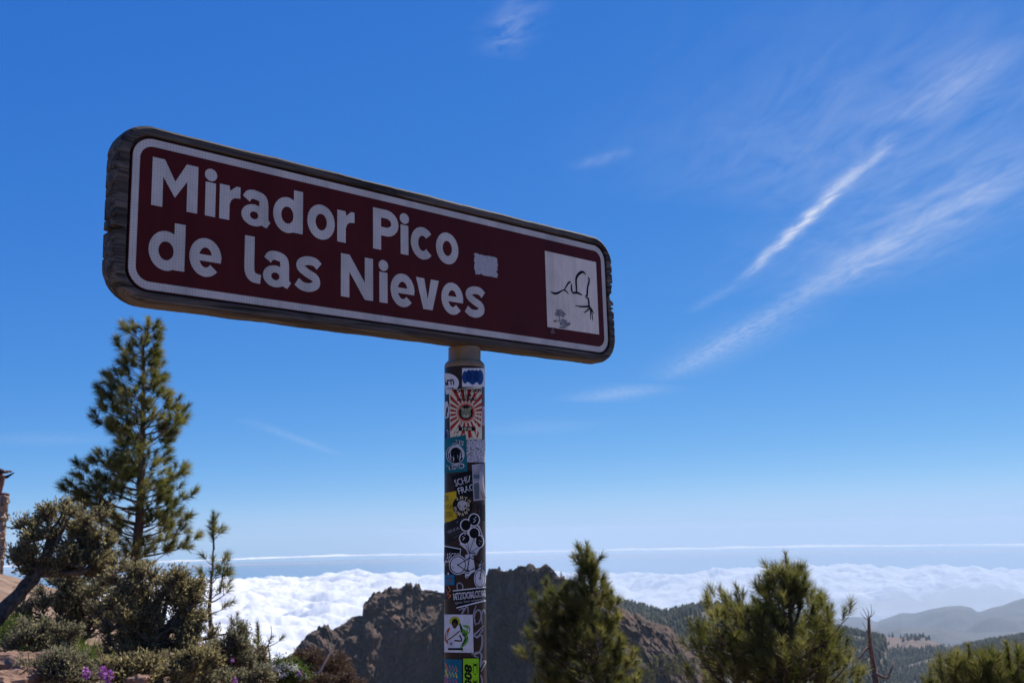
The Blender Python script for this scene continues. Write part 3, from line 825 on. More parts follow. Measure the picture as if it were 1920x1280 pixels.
# ---- pole
def world_to_sign(p): return np.asarray(p) - foot
M_tan = plain('tan_painted_steel', (0.29, 0.18, 0.085), 0.35, 0.3, dirt=0.15)
M_brown = plain('brown_painted_steel', (0.040, 0.018, 0.010), 0.35, 0.18, dirt=0.2)
zt = lambda y: (lambda d: float(((EYE + d * (math.hypot(PT[0], PT[1]) / math.hypot(d[0], d[1])) - foot) @ AX)))(ray(871, y))
PA = unit(np.cross(AX, FW)); PA = unit(PA - AX * (PA @ AX)); PC = np.cross(AX, PA)
def lathe(name, prof, mat, parent, sides=64):
    th = np.linspace(0, 2 * np.pi, sides, endpoint=False); vs = []
    for r_, h in prof: vs += [AX * h + r_ * (math.cos(t) * PA + math.sin(t) * PC) for t in th]
    n = sides; fs = [(k * n + i, k * n + (i + 1) % n, (k + 1) * n + (i + 1) % n, (k + 1) * n + i) for k in range(len(prof) - 1) for i in range(n)]
    return mesh_obj(name, vs, fs, mat, parent, smooth=True)
pole = lathe('pole', [(PR, 0.0), (PR, zt(1000)), (PR, zt(691))], M_brown, sign)
r2 = PR * 31.2 / 38.6
lathe('pole_collar', [(PR * 1.004, zt(691)), (PR * 1.010, zt(687)), (PR * 0.985, zt(683)), (PR * 0.93, zt(680.5)), (PR * 0.86, zt(678)), (r2, zt(676)), (r2, float((SC - SV * (HH - 0.004) - foot) @ AX))], M_tan, sign)

# ---- stickers: prints wrapped round the pole
LAYER = [0]
def on_pole(x, y, h):
    """photo pixel -> point on the pole's skin raised by h (metres)"""
    d = ray(x, y); r_ = PR + h
    o_ = EYE - foot; oa = o_ - AX * (o_ @ AX); da = d - AX * (d @ AX)
    A, B, C_ = da @ da, 2 * (oa @ da), oa @ oa - r_ * r_
    disc = B * B - 4 * A * C_
    if disc < 0: t = -B / (2 * A); p = oa + da * t; p = unit(p) * r_; return AX * ((o_ + d * t) @ AX) + p
    t = (-B - math.sqrt(disc)) / (2 * A); p = o_ + d * t
    return p


class Print:
    """one sticker: backing plus printed shapes, each shape raised a little above the last"""
    def __init__(s, name, label=None):
        s.name, s.label, s.parts, s.k = name, label, [], 0
        LAYER[0] += 1; s.h0 = 0.0004 + 0.00022 * (LAYER[0] % 9)
        s.obj = None
    def put(s, pts2, faces, mat, name):
        h = s.h0 + 0.00003 * s.k; s.k += 1
        vs = [on_pole(p[0], p[1], h) for p in pts2]
        if s.obj is None:
            s.obj = mesh_obj(s.name, vs, faces, mat, sign)
            if s.label: s.obj['label'] = s.label
        else: mesh_obj(name, vs, faces, mat, s.obj)
        return s
    def quad(s, c, mat, nx=12, ny=6, name='print'):
        c = np.asarray(c, float); pts = []
        for i in range(nx + 1):
            for j in range(ny + 1):
                a, b2 = i / nx, j / ny; pts.append((1 - a) * (1 - b2) * c[0] + a * (1 - b2) * c[1] + a * b2 * c[2] + (1 - a) * b2 * c[3])
        return s.put(pts, [tuple(f) for f in grid_faces(nx + 1, ny + 1)], mat, name)
    def box(s, x0, y0, x1, y1, mat, name='print'): return s.quad([(x0, y0), (x1, y0), (x1, y1), (x0, y1)], mat, name=name)
    def disc(s, cx, cy, rx, ry, mat, a0=0, a1=360, inner=0.0, n=32, m=4, name='print', rot=0):
        pts = []; cr, sr = math.cos(rot), math.sin(rot)
        for k in range(m + 1):
            q = max(inner, 1e-3) + (1 - max(inner, 1e-3)) * k / m
            e = ell(0, 0, rx * q, ry * q, a0, a1, n); pts += [(cx + p[0] * cr - p[1] * sr, cy + p[0] * sr + p[1] * cr) for p in e]
        fs = [(k * n + i, k * n + i + 1, (k + 1) * n + i + 1, (k + 1) * n + i) for k in range(m) for i in range(n - 1)]
        return s.put(pts, fs, mat, name)
    def line(s, pts, w, mat, name='print', curve=True, n=30):
        p = spline(pts, n) if curve and len(pts) > 2 else np.array([np.array(pts[0]) + (np.array(pts[-1]) - np.array(pts[0])) * t for t in np.linspace(0, 1, 8)]) if len(pts) == 2 else np.asarray(pts, float)
        v, f = stroke(p, w if np.isscalar(w) else np.interp(np.linspace(0, 1, len(p)), np.linspace(0, 1, len(w)), w)); return s.put(v, f, mat, name)
    def poly(s, pts, mat, name='print'): return s.put(pts, [tuple(range(len(pts)))], mat, name)
    def text(s, body, x, y, w, h, mat, rot=0.0, bold=0.02, shear=0.0, name='lettering'):
        """text whose box starts at the lower left pixel (x, y) and is w by h pixels; rot in degrees, up is positive"""
        cu_ = bpy.data.curves.new('lettering', 'FONT'); cu_.body = body; cu_.offset = bold; cu_.shear = shear; cu_.resolution_u = 3
        to = bpy.data.objects.new('lettering', cu_); me = bpy.data.meshes.new_from_object(to)
        co = np.zeros(len(me.vertices) * 3); me.vertices.foreach_get('co', co); co = co.reshape(-1, 3)
        fs = [tuple(p.vertices) for p in me.polygons]
        bpy.data.objects.remove(to); bpy.data.curves.remove(cu_); bpy.data.meshes.remove(me)
        lo, hi = co.min(0), co.max(0); q = (co[:, :2] - lo[:2]) / (hi - lo)[:2] * np.array([w, h])
        a = R(rot); X = x + q[:, 0] * math.cos(a) - q[:, 1] * math.sin(a); Y = y - (q[:, 0] * math.sin(a) + q[:, 1] * math.cos(a))
        return s.put(np.stack([X, Y], -1), fs, mat, name)


ink = {}
def I(r, g_, b_):
    k = (r, g_, b_)
    if k not in ink:
        lin = lambda c: (c / 255 / 12.92) if c / 255 < 0.04045 else ((c / 255 + 0.055) / 1.055) ** 2.4
        ink[k] = plain('sticker_ink', (lin(r), lin(g_), lin(b_)), 0.5, 0.12, dirt=0.12)
    return ink[k]
WH, BK, CR = I(225, 222, 218), I(14, 14, 16), I(226, 214, 176)
E0, E1 = 832.2, 910.6                                                # the pole's two edges

p = Print('sticker', 'white oval sticker with black lettering'); p.disc(833.6, 719.5, 27, 20, WH, -90, 90, rot=-0.12); p.text('irn', 835, 723, 17, 15, BK, 6); p.line([(834, 729), (851, 727)], 1.6, BK)
p = Print('sticker', 'white sticker with blue bubble lettering'); p.box(866.5, 690, E1, 725, WH)
for x, w in ((872, 5.5), (886, 8), (900, 6.5)): p.disc(x, 707, w, 14 - (x == 872) * 2, I(24, 72, 128))
for x in (879, 893): p.disc(x, 705, 5.5, 12, I(18, 55, 105))
p = Print('sticker', 'tan sticker with red rays and a round animal head badge'); p.quad([(842, 731), (903, 724), (904, 823), (844, 825)], CR)
RC = (873.8, 773.0)
for k in range(20):
    a = 2 * math.pi * (k + 0.2) / 20; a2 = a + math.pi / 20
    def hit(an, r0):
        dx, dy = math.cos(an), math.sin(an); tx = (31 if dx > 0 else 29.5) / abs(dx) if abs(dx) > 1e-6 else 999; ty = (48 if dy > 0 else 44) / abs(dy) if abs(dy) > 1e-6 else 999
        return min(tx, ty)
    t1, t2 = hit(a, 0), hit(a2, 0); ln = [18 + (t1 - 18) * q for q in (0, .33, .66, 1)]; ln2 = [18 + (t2 - 18) * q for q in (0, .33, .66, 1)]
    pts = [(RC[0] + math.cos(a) * l, RC[1] + math.sin(a) * l) for l in ln] + [(RC[0] + math.cos(a2) * l, RC[1] + math.sin(a2) * l) for l in ln2]
    p.put(pts, [(i, i + 1, 5 + i, 4 + i) for i in range(3)], I(176, 42, 36), 'ray')
for t_, x, y, w in (('SCHLITTSCHUH', 852, 736, 50), ('CLUB', 863, 744, 21), ('LANGNAU', 857, 752, 36)): p.text(t_, x, y, w, 6.6, BK, 1.5, 0.04)
p.disc(*RC, 18.6, 19.4, I(196, 48, 42)); p.disc(*RC, 18.6, 19.4, CR, inner=.93, m=1)
for k in range(26):
    a = 2 * math.pi * k / 26; p.disc(RC[0] + 15.6 * math.cos(a), RC[1] + 16.3 * math.sin(a), 1.0, 1.2, CR, n=7, m=1, name='lettering')
p.disc(*RC, 12.8, 13.4, I(22, 24, 22)); FUR = I(150, 150, 112)
p.disc(RC[0], RC[1] + 1.5, 9.2, 9.6, FUR)
for sx in (-1, 1):
    p.disc(RC[0] + sx * 7.2, RC[1] - 7.2, 3.2, 3.0, FUR, n=12, m=1); p.disc(RC[0] + sx * 3.6, RC[1] - .5, 1.7, 1.0, BK, n=10, m=1)
    for q in (-1, 0, 1): p.line([(RC[0] + sx * 8.8, RC[1] + q * 3 + 1), (RC[0] + sx * 5.6, RC[1] + q * 2.4 + 1.2)], .9, BK)
    p.line([(RC[0] + sx * 1.2, RC[1] - 7.5), (RC[0] + sx * 2.6, RC[1] - 4)], 1.0, BK); p.disc(RC[0] + sx * 2.4, RC[1] + 6.6, 2.8, 2.4, I(196, 194, 160), n=12, m=1)
p.disc(RC[0], RC[1] + 3.8, 1.8, 1.3, BK, n=10, m=1); p.line([(RC[0] - 3, RC[1] + 8.8), (RC[0], RC[1] + 9.6), (RC[0] + 3, RC[1] + 8.8)], 1.0, BK)
p.box(860, 800, 890, 807.4, BK); p.text('1946', 866.5, 806.4, 18, 5.4, CR, 0, 0.04)
p = Print('sticker', 'white hexagonal label with a black diamond'); p.poly([(833, 754), (839, 752), (842.4, 766), (841, 782), (836, 785), (833, 778)], WH); p.poly([(836.2, 767.5), (838.6, 760.5), (841, 767.5), (838.6, 775)], BK)
p = Print('sticker', 'narrow pale label at the edge of the pole'); p.box(904.6, 762, 908.6, 797, I(205, 188, 200)); p.line([(906.4, 766), (906.4, 793)], 1.1, I(120, 50, 60))
p = Print('sticker', 'dark blue torn label under the helmet sticker'); p.quad([(833.2, 804), (843, 802), (843, 836), (833, 846)], I(38, 40, 78)); p.line([(835, 812), (838, 806), (841, 815), (837, 826)], 2.4, I(190, 190, 205))
p = Print('sticker', 'multicoloured speckled label')
m_, gr = new_mat('speckled_print')
ob = gr.n('ShaderNodeTexCoord').outputs['Object']
vv = gr.n('ShaderNodeTexVoronoi', ins={'Vector': ob, 'Scale': 330.0}); hs = gr.n('ShaderNodeHueSaturation', ins={'Color': vv.outputs['Color'], 'Saturation': 0.55, 'Value': 0.75})
e_ = gr.n('ShaderNodeTexVoronoi', feature='DISTANCE_TO_EDGE', ins={'Vector': ob, 'Scale': 330.0}).outputs['Distance']
cc = gr.mix(gr.ramp(e_, [(0.08, 0), (0.16, 1)]), (0.03, 0.02, 0.03), hs.outputs[0]); nzs = gr.ramp(gr.noise(ob, 300, 3), [(0.48, 0), (0.52, 1)])
b = gr.n('ShaderNodeBsdfPrincipled', ins={'Base Color': gr.mix(gr.m('MULTIPLY', nzs, 0.6), cc, (0.7, 0.68, 0.66)), 'Roughness': 0.5}); finish(gr, b.outputs[0])
p.box(875, 824, E1 - .6, 866, m_)
p = Print('sticker', 'teal sticker with a white helmet in a black circle'); p.quad([(833.4, 822), (873.5, 815), (876.5, 883), (833, 887)], I(22, 108, 112))
p.poly([(850, 818.5), (873, 815.5), (873.5, 818), (851, 821)], BK)
p.text('AIS', 847.5, 832, 21, 9, WH, -10, 0.05); p.text('AIS', 848.6, 830.8, 18.6, 6.6, BK, -10, 0.02)
p.disc(853.5, 851.5, 17.4, 17.8, WH); p.disc(853.5, 851.5, 16.4, 16.8, BK)
p.poly([(845, 863), (843.5, 852), (846, 843), (853, 838.5), (860, 841), (864, 848), (864.5, 857), (861.5, 864), (858.5, 859), (857.5, 852.5), (851, 853.5), (849.5, 857), (852, 858), (850.5, 866)], I(205, 203, 196))
p.line([(846, 845), (852, 841.5), (858, 843), (861.5, 849)], 1.3, BK); p.line([(841, 849), (846, 840), (855, 836.5), (863, 840), (867.5, 848), (868, 858)], 3.2, I(205, 203, 196)); p.disc(851, 849.5, 1.8, 1.1, BK, n=10, m=1)
p.text('TIFO', 838.5, 881, 33, 9.5, WH, 7, 0.06); p.text('TIFO', 840, 879.6, 29.5, 6.8, BK, 7, 0.02)
p = Print('sticker', 'black sticker with white capital lettering'); p.quad([(846, 892), (886, 880), (890, 930), (860, 938)], I(20, 21, 22)); p.text('SCHIZ', 854.5, 911.5, 32, 12.5, WH, 17, 0.0); p.text('FRAG', 860.5, 926, 30, 12, WH, 15, 0.0)
p = Print('sticker', 'torn pale sticker curling off the pole'); p.quad([(884.8, 871), (905, 868), (910, 936), (888, 939)], I(176, 172, 172)); p.box(887.5, 889, 899, 897, I(70, 100, 112)); p.quad([(888.5, 906), (898, 904), (899, 934), (890, 936)], I(92, 102, 104))
for q in range(5): p.line([(888 + q * 2.2, 880 + (q % 2) * 4), (890 + q * 2, 902)], .8, I(120, 124, 126))
def curl(pts_out, mat):
    vs = [on_pole(x, y, h) for x, y, h in pts_out]; n = len(vs) // 2
    return mesh_obj('curled_edge', vs, [(i, i + 1, n + i + 1, n + i) for i in range(n - 1)], mat, p.obj)
curl([(906, 867, .001), (901, 884, .001), (899, 901, .001), (901, 918, .001), (908, 936, .001), (909.5, 868, .013), (907, 884, .010), (903, 901, .006), (907, 918, .010), (911, 934, .012)], I(208, 204, 202))
p = Print('sticker', 'yellow sticker with black lettering'); p.quad([(833, 924), (855.5, 920), (857, 975), (833, 979)], I(214, 176, 30))
for t_, x, y, w in (('DER', 833.6, 939, 8), ('N FÜR', 833.4, 954, 14.5), ('LTERN', 833.4, 969.5, 15)): p.text(t_, x, y, w, 10.5, BK, 2, 0.0)
p = Print('sticker', 'round dark sticker with a cream skull'); p.disc(867.3, 948.5, 19, 19.6, I(24, 20, 18)); BO = I(206, 186, 140)
for k, ch in enumerate('ANTI'): a = R(-128 + 30 * k); p.text(ch, 867.3 + 12.2 * math.cos(a) - 2.5, 948.5 + 12.4 * math.sin(a), 5.6, 6.8, BO, -(math.degrees(a) + 90) * .8, 0.05)
for k, ch in enumerate('HUMANOS'): a = R(182 - 31 * k); p.text(ch, 867.3 + 15.2 * math.cos(a) - 2.6, 948.5 + 15.6 * math.sin(a) + 2.6, 5.2, 6.4, BO, (90 - math.degrees(a)) * .8, 0.05)
p.disc(867, 946, 9.2, 8.6, I(196, 190, 180)); p.disc(866.5, 953, 5.6, 4.4, I(196, 190, 180), n=16, m=2)
for sx in (-1, 1): p.poly([(867 + sx * 1.8, 948.5), (867 + sx * 7, 944.5), (867 + sx * 6.5, 949.5), (867 + sx * 3.5, 951)], BK)
p.poly([(866, 953.5), (867, 951.5), (868, 953.5)], BK)
for q in (-2, 0, 2): p.line([(866.5 + q, 954.6), (866.5 + q, 957)], .7, BK)
p = Print('sticker', 'small dark label beside the skull'); p.box(896, 945, E1 - 1, 976, I(42, 36, 38)); p.text('M', 891, 963, 9, 8, I(90, 66, 52), 8, 0.0)
p = Print('sticker', 'charcoal sticker with faint grey lettering'); p.quad([(832.6, 982), (866, 967), (876.5, 999), (833, 1021)], I(40, 38, 37)); p.text('VIENNA', 839, 1001, 25, 6, I(165, 160, 155), 22, 0.0); p.text('CITY', 851, 1009, 13, 3.6, I(110, 106, 102), 20, 0.0); p.line([(845, 1003), (866, 995)], .6, I(110, 106, 102)); p.disc(857.5, 978, 1.1, 1.1, I(165, 160, 155), n=8, m=1)
p = Print('sticker', 'white cut-out sticker of a bicycle under black balloons')
BAL = [(889, 974, 9.2, 10.4), (873.5, 984, 9, 10), (889, 999, 8.8, 9.8), (871.5, 1009, 9, 9.6), (899, 1014.5, 7, 10.6)]
p.poly([(866, 1000), (880, 980), (899, 985), (906, 1005), (903, 1022), (893, 1040), (882, 1046), (874, 1030), (862, 1020)], I(206, 204, 202))
for x, y, rx, ry in BAL: p.disc(x, y, rx + 2, ry + 2, WH)
for x, y, rx, ry in BAL: p.disc(x, y, rx, ry, BK)
for x, y in ((890, 973), (869.5, 1006), (900.5, 1013)): p.line([(x + 3, y - 5), (x - 2, y), (x + 2, y + 1), (x - 2, y + 6)], 1.6, WH, curve=False)
for x, y, rx, ry in BAL[1:]: p.line([(x, y + ry), (880, 1036)], .8, BK)
BW1, BW2 = (858.5, 1058.5), (900, 1084)
p.poly([(858, 1046), (882, 1036), (907, 1052), (904, 1066), (884, 1074), (876, 1084), (872, 1082), (872, 1074), (858, 1074)], I(206, 204, 202))
for x, y in (BW1, BW2): p.disc(x, y, 17.0 if x < 880 else 11.4, 18.5, I(206, 204, 202)); p.disc(x, y, 15.0 if x < 880 else 9.8, 16.6, BK, inner=.90, m=1, n=40)
for a, b2 in ((BW1, (876, 1071)), ((876, 1071), (881, 1040)), (BW1, (879.5, 1046)), ((880, 1044), (904, 1056)), ((876, 1071), (904, 1060)), ((905, 1052), BW2), ((879, 1038), (884, 1036)), ((903, 1050), (907, 1053)), ((874, 1081), (878, 1081))): p.line([a, b2], 1.6, BK)
p.disc(876, 1071, 4, 4.2, BK, inner=.7, m=1, n=18); p.disc(*BW2, 1.6, 1.8, BK, n=10, m=1); p.disc(*BW1, 1.6, 1.8, BK, n=10, m=1)
p.line([(884, 1037), (890, 1036), (890, 1042), (885, 1041)], 1.6, BK)
p = Print('sticker', 'white-edged black sticker reading Largos'); p.quad([(833, 1022), (864.5, 1028), (862, 1051), (832, 1054)], WH); p.quad([(833, 1024), (863, 1029.5), (860.6, 1049.5), (832, 1052)], BK); p.text('LARGOS!', 833.6, 1051, 27, 15, WH, 0, -0.01, 0.1)
p = Print('sticker', 'small blue picture sticker with a figure'); p.box(833, 1061, 852, 1096, I(28, 120, 150)); p.box(833, 1061, 852, 1077, I(40, 38, 40)); p.line([(840, 1070), (843, 1082), (838, 1092)], 1.4, I(150, 70, 50)); p.line([(843, 1082), (846, 1092)], 1.4, I(150, 70, 50)); p.line([(833.5, 1083), (852, 1083)], 1.0, I(15, 60, 80)); p.disc(840.5, 1075, 1.6, 2, I(230, 225, 220), n=10, m=1)
p = Print('sticker', 'dark sticker with an orange scribble'); p.box(833, 1098, 845, 1122, I(30, 26, 46)); p.line([(840, 1098), (844, 1106), (839, 1112), (845, 1116), (840, 1121)], 1.8, I(220, 128, 40)); p.line([(836, 1104), (840, 1112), (836, 1118)], 1.4, I(170, 90, 40))
p = Print('graffiti', 'grey spray-paint scrawl down the side of the pole'); GW = I(150, 148, 150)
GRAF = [([(858, 1106), (857, 1096), (861, 1092), (867, 1096), (868, 1104)], 2.4), ([(860, 1143), (870, 1140), (866, 1150), (876, 1136), (878, 1150)], 3.0), ([(892, 1172), (889, 1158), (893, 1145), (900, 1144), (902, 1156), (897, 1168), (891, 1168)], 3.0), ([(893, 1134), (888, 1150), (891, 1164)], 2.4), ([(904, 1170), (903, 1152), (907, 1142), (910, 1150)], 2.6),
        ([(907, 1172), (897, 1182), (889, 1190), (896, 1192), (906, 1178)], 3.6), ([(893, 1196), (903, 1190), (904, 1205), (900, 1220), (889, 1228), (898, 1232)], 3.4), ([(884, 1226), (896, 1222), (903, 1228), (899, 1250), (905, 1240), (911, 1240), (902, 1258)], 3.6), ([(901, 1264), (904, 1275), (902, 1296)], 3.0)]
p.line(GRAF[0][0], GRAF[0][1], GW)
for pts, w in GRAF[1:]: p.line(pts, [w * .6, w, w * .9, w * .5], GW, name='scrawl')
p = Print('sticker', 'black banner sticker with white outlined lettering'); p.quad([(849, 1106), (911, 1099), (911.4, 1126), (856, 1140)], I(20, 20, 22)); p.quad([(849, 1106), (911, 1099), (911, 1101), (849.4, 1108)], WH); p.quad([(855.6, 1138), (911, 1123.5), (911.4, 1126), (856, 1140)], WH)
p.text('MTZOOM.COM', 851, 1124.5, 60, 13, WH, 6, 0.06); p.text('MTZOOM.COM', 852, 1123.2, 58, 10, BK, 6, 0.0); p.text('lighter, faster components', 853.5, 1133.5, 57, 6, I(190, 188, 186), 8.5, -0.01, 0.25)
p = Print('sticker', 'white square sticker with a guitar player in front of a green shape'); p.quad([(833, 1151), (886.5, 1151.5), (888, 1223), (833, 1222)], I(214, 210, 206))
GN, DG = I(96, 160, 44), I(34, 74, 34)
p.disc(853, 1164, 10, 9, I(176, 178, 40)); p.poly([(858, 1158), (881, 1159), (878, 1167), (868, 1170), (860, 1166)], DG); p.line([(868, 1172), (878, 1176), (876, 1186), (868, 1180), (876, 1196), (872, 1206), (864, 1214), (868, 1220)], [3, 7, 6, 4, 5, 4, 3, 2], GN)
p.line([(862, 1168), (868, 1186), (874, 1194), (866, 1210)], [3, 7, 6, 2], DG); p.line([(843, 1176), (838, 1186), (836, 1198), (840, 1206)], [3, 5, 5, 3], I(178, 82, 36))
p.poly([(842, 1184), (848, 1178), (858, 1177), (866, 1184), (868, 1198), (860, 1202), (862, 1216), (842, 1217), (841, 1202), (838, 1198)], I(226, 224, 222)); p.disc(853, 1167, 6, 8, I(26, 20, 18)); p.disc(852.5, 1172, 4, 5.6, I(92, 60, 40)); p.line([(838, 1200), (850, 1192), (862, 1182)], 2.2, I(120, 76, 44)); p.disc(846, 1206, 6, 6, I(200, 198, 196)); p.disc(846, 1206, 2, 2, I(60, 56, 54), n=12, m=1)
p.line([(862, 1190), (865, 1200), (852, 1200)], 3, I(92, 60, 40)); p.box(840, 1214, 868, 1218, I(30, 30, 32))
p = Print('sticker', 'teal sticker with orange, yellow and pink zigzags'); p.quad([(833, 1234), (866, 1236), (866, 1302), (833, 1302)], I(20, 104, 122))
for k, cc in enumerate([(214, 120, 44), (222, 206, 60), (206, 84, 120), (214, 120, 44)]):
    y = 1250 + k * 12; p.line([(834 + i * 2.9, y - (5 if i % 2 else -5) + i * .4) for i in range(9)], 2.4, I(*cc), curve=False); p.line([(835, y - 8), (840, y + 8)], 2.0, I(*cc))
p = Print('sticker', 'lime green sticker with a black number and battery signs'); p.box(866.4, 1232, 899.6, 1310, BK); p.box(868.4, 1233.6, 898, 1308, I(150, 208, 34));
p.text('8000', 870.6, 1244, 58, 14.5, BK, -90, 0.05, 0.15)
for y in (1242, 1274): p.line([(887.4, y), (894.6, y), (894.6, y + 19), (887.4, y + 19), (887.4, y)], 1.1, BK, curve=False); p.box(888.6, y + 1.6, 893.4, y + 6, BK); p.box(889.4, y + 20, 892.6, y + 22, BK)

# ================================================================== PLANTS AND SMALL THINGS
M_bark = surf('pine_bark', (0.060, 0.038, 0.028), (0.125, 0.080, 0.058), 9, 0.95, 0.8, 30, stretch=(1, 1, 0.3))
M_needle = leaf_mat('pine_needles', (0.030, 0.037, 0.010), (0.270, 0.245, 0.070), 0.50, 0.45, tcol=(0.075, 0.085, 0.014))
M_twig = surf('shrub_wood', (0.040, 0.028, 0.021), (0.145, 0.108, 0.080), 14, 0.95, 1.0, 30)
M_olive = leaf_mat('olive_shrub_leaves', (0.125, 0.104, 0.048), (0.40, 0.34, 0.16), 0.50, 0.6)
M_grey = leaf_mat('grey_green_leaves', (0.105, 0.098, 0.056), (0.32, 0.29, 0.16), 0.46, 0.65)
M_dry = leaf_mat('dry_brown_twigs', (0.075, 0.045, 0.026), (0.235, 0.155, 0.090), 0.15, 0.8)
M_grass = leaf_mat('green_grass', (0.030, 0.055, 0.010), (0.150, 0.200, 0.030), 0.45, 0.5)
M_deadwood = surf('bleached_wood', (0.36, 0.31, 0.27), (0.55, 0.50, 0.45), 12, 0.9)
M_snag = surf('dead_tree_wood', (0.10, 0.062, 0.042), (0.20, 0.135, 0.10), 12, 0.9)
M_purple = leaf_mat('purple_petals', (0.24, 0.045, 0.24), (0.55, 0.22, 0.56), 0.30)
M_petal = leaf_mat('white_petals', (0.50, 0.48, 0.38), (0.80, 0.78, 0.72), 0.25)


def tuft_template(n, seed, shoot=1.0):
    """bottle-brush shoot along +z: thin needles as triangles, (n, 3, 3); unit shoot length and unit needle length are mixed by scale"""
    q = np.random.default_rng(seed)
    t = q.random(n) ** 0.8; th = q.uniform(0, 2 * np.pi, n)
    ang = np.radians(58 - 38 * t + q.normal(0, 9, n)); ln = q.uniform(0.75, 1.1, n)
    d = np.stack([np.sin(ang) * np.cos(th), np.sin(ang) * np.sin(th), np.cos(ang)], -1)
    base = np.stack([0 * t, 0 * t, t * shoot], -1)
    side = np.cross(d, q.normal(size=(n, 3))); side /= np.linalg.norm(side, axis=1)[:, None]
    return base, d, side, ln


TUFTS = [tuft_template(84, s) for s in range(7)]


def basis(d):
    d = unit(d); a = unit(np.cross(d, [0.3, 0.8, 0.1] if abs(d[2]) > 0.8 else [0, 0, 1])); return np.stack([a, np.cross(d, a), d], -1)


class Foliage:
    def __init__(s): s.v = []; s.a = []; s.n = 0
    def tuft(s, p, d, shoot, needle, width, q, k=64, dens=1.0):
        base, dd, side, ln = TUFTS[q.integers(len(TUFTS))]
        m = max(6, int(len(base) * dens)); B = basis(d)
        b = (base[:m] * shoot) @ B.T + p; dr = dd[:m] @ B.T; tip = b + dr * (ln[:m, None] * needle); tip[:, 2] -= needle * 0.10
        sd = side[:m] @ B.T * width * 0.5
        s.v.append(np.stack([b - sd, b + sd, tip], 1).reshape(-1, 3))
        val = np.clip(q.normal(0.38, 0.28) + q.normal(0, 0.14, m), 0, 1)
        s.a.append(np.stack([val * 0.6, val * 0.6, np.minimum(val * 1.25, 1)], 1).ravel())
    def leaves(s, p, d, n, spread, size, width, q, bias=0.0):
        """small leaves round a twig end; each leaf one pointed triangle pair"""
        P0 = p + q.normal(0, spread, (n, 3)); dr = q.normal(size=(n, 3)) + np.asarray(d) * 1.3; dr /= np.linalg.norm(dr, axis=1)[:, None]
        sd = np.cross(dr, q.normal(size=(n, 3))); sd /= np.linalg.norm(sd, axis=1)[:, None] + 1e-9
        L = size * q.uniform(0.6, 1.2, (n, 1)); W = width * q.uniform(0.7, 1.2, (n, 1))
        mid = P0 + dr * L * 0.5
        tri1 = np.stack([P0, mid + sd * W * .5, P0 + dr * L], 1); tri2 = np.stack([P0, P0 + dr * L, mid - sd * W * .5], 1)
        s.v.append(np.concatenate([tri1, tri2]).reshape(-1, 3))
        val = np.clip(q.normal(0.42 + bias, 0.20) + q.normal(0, 0.12, n), 0, 1); s.a.append(np.repeat(np.concatenate([val, val]), 3))
    def build(s, name, mat, parent):
        v = np.concatenate(s.v); return mesh_obj(name, v, np.arange(len(v)).reshape(-1, 3), mat, parent, var=np.concatenate(s.a))


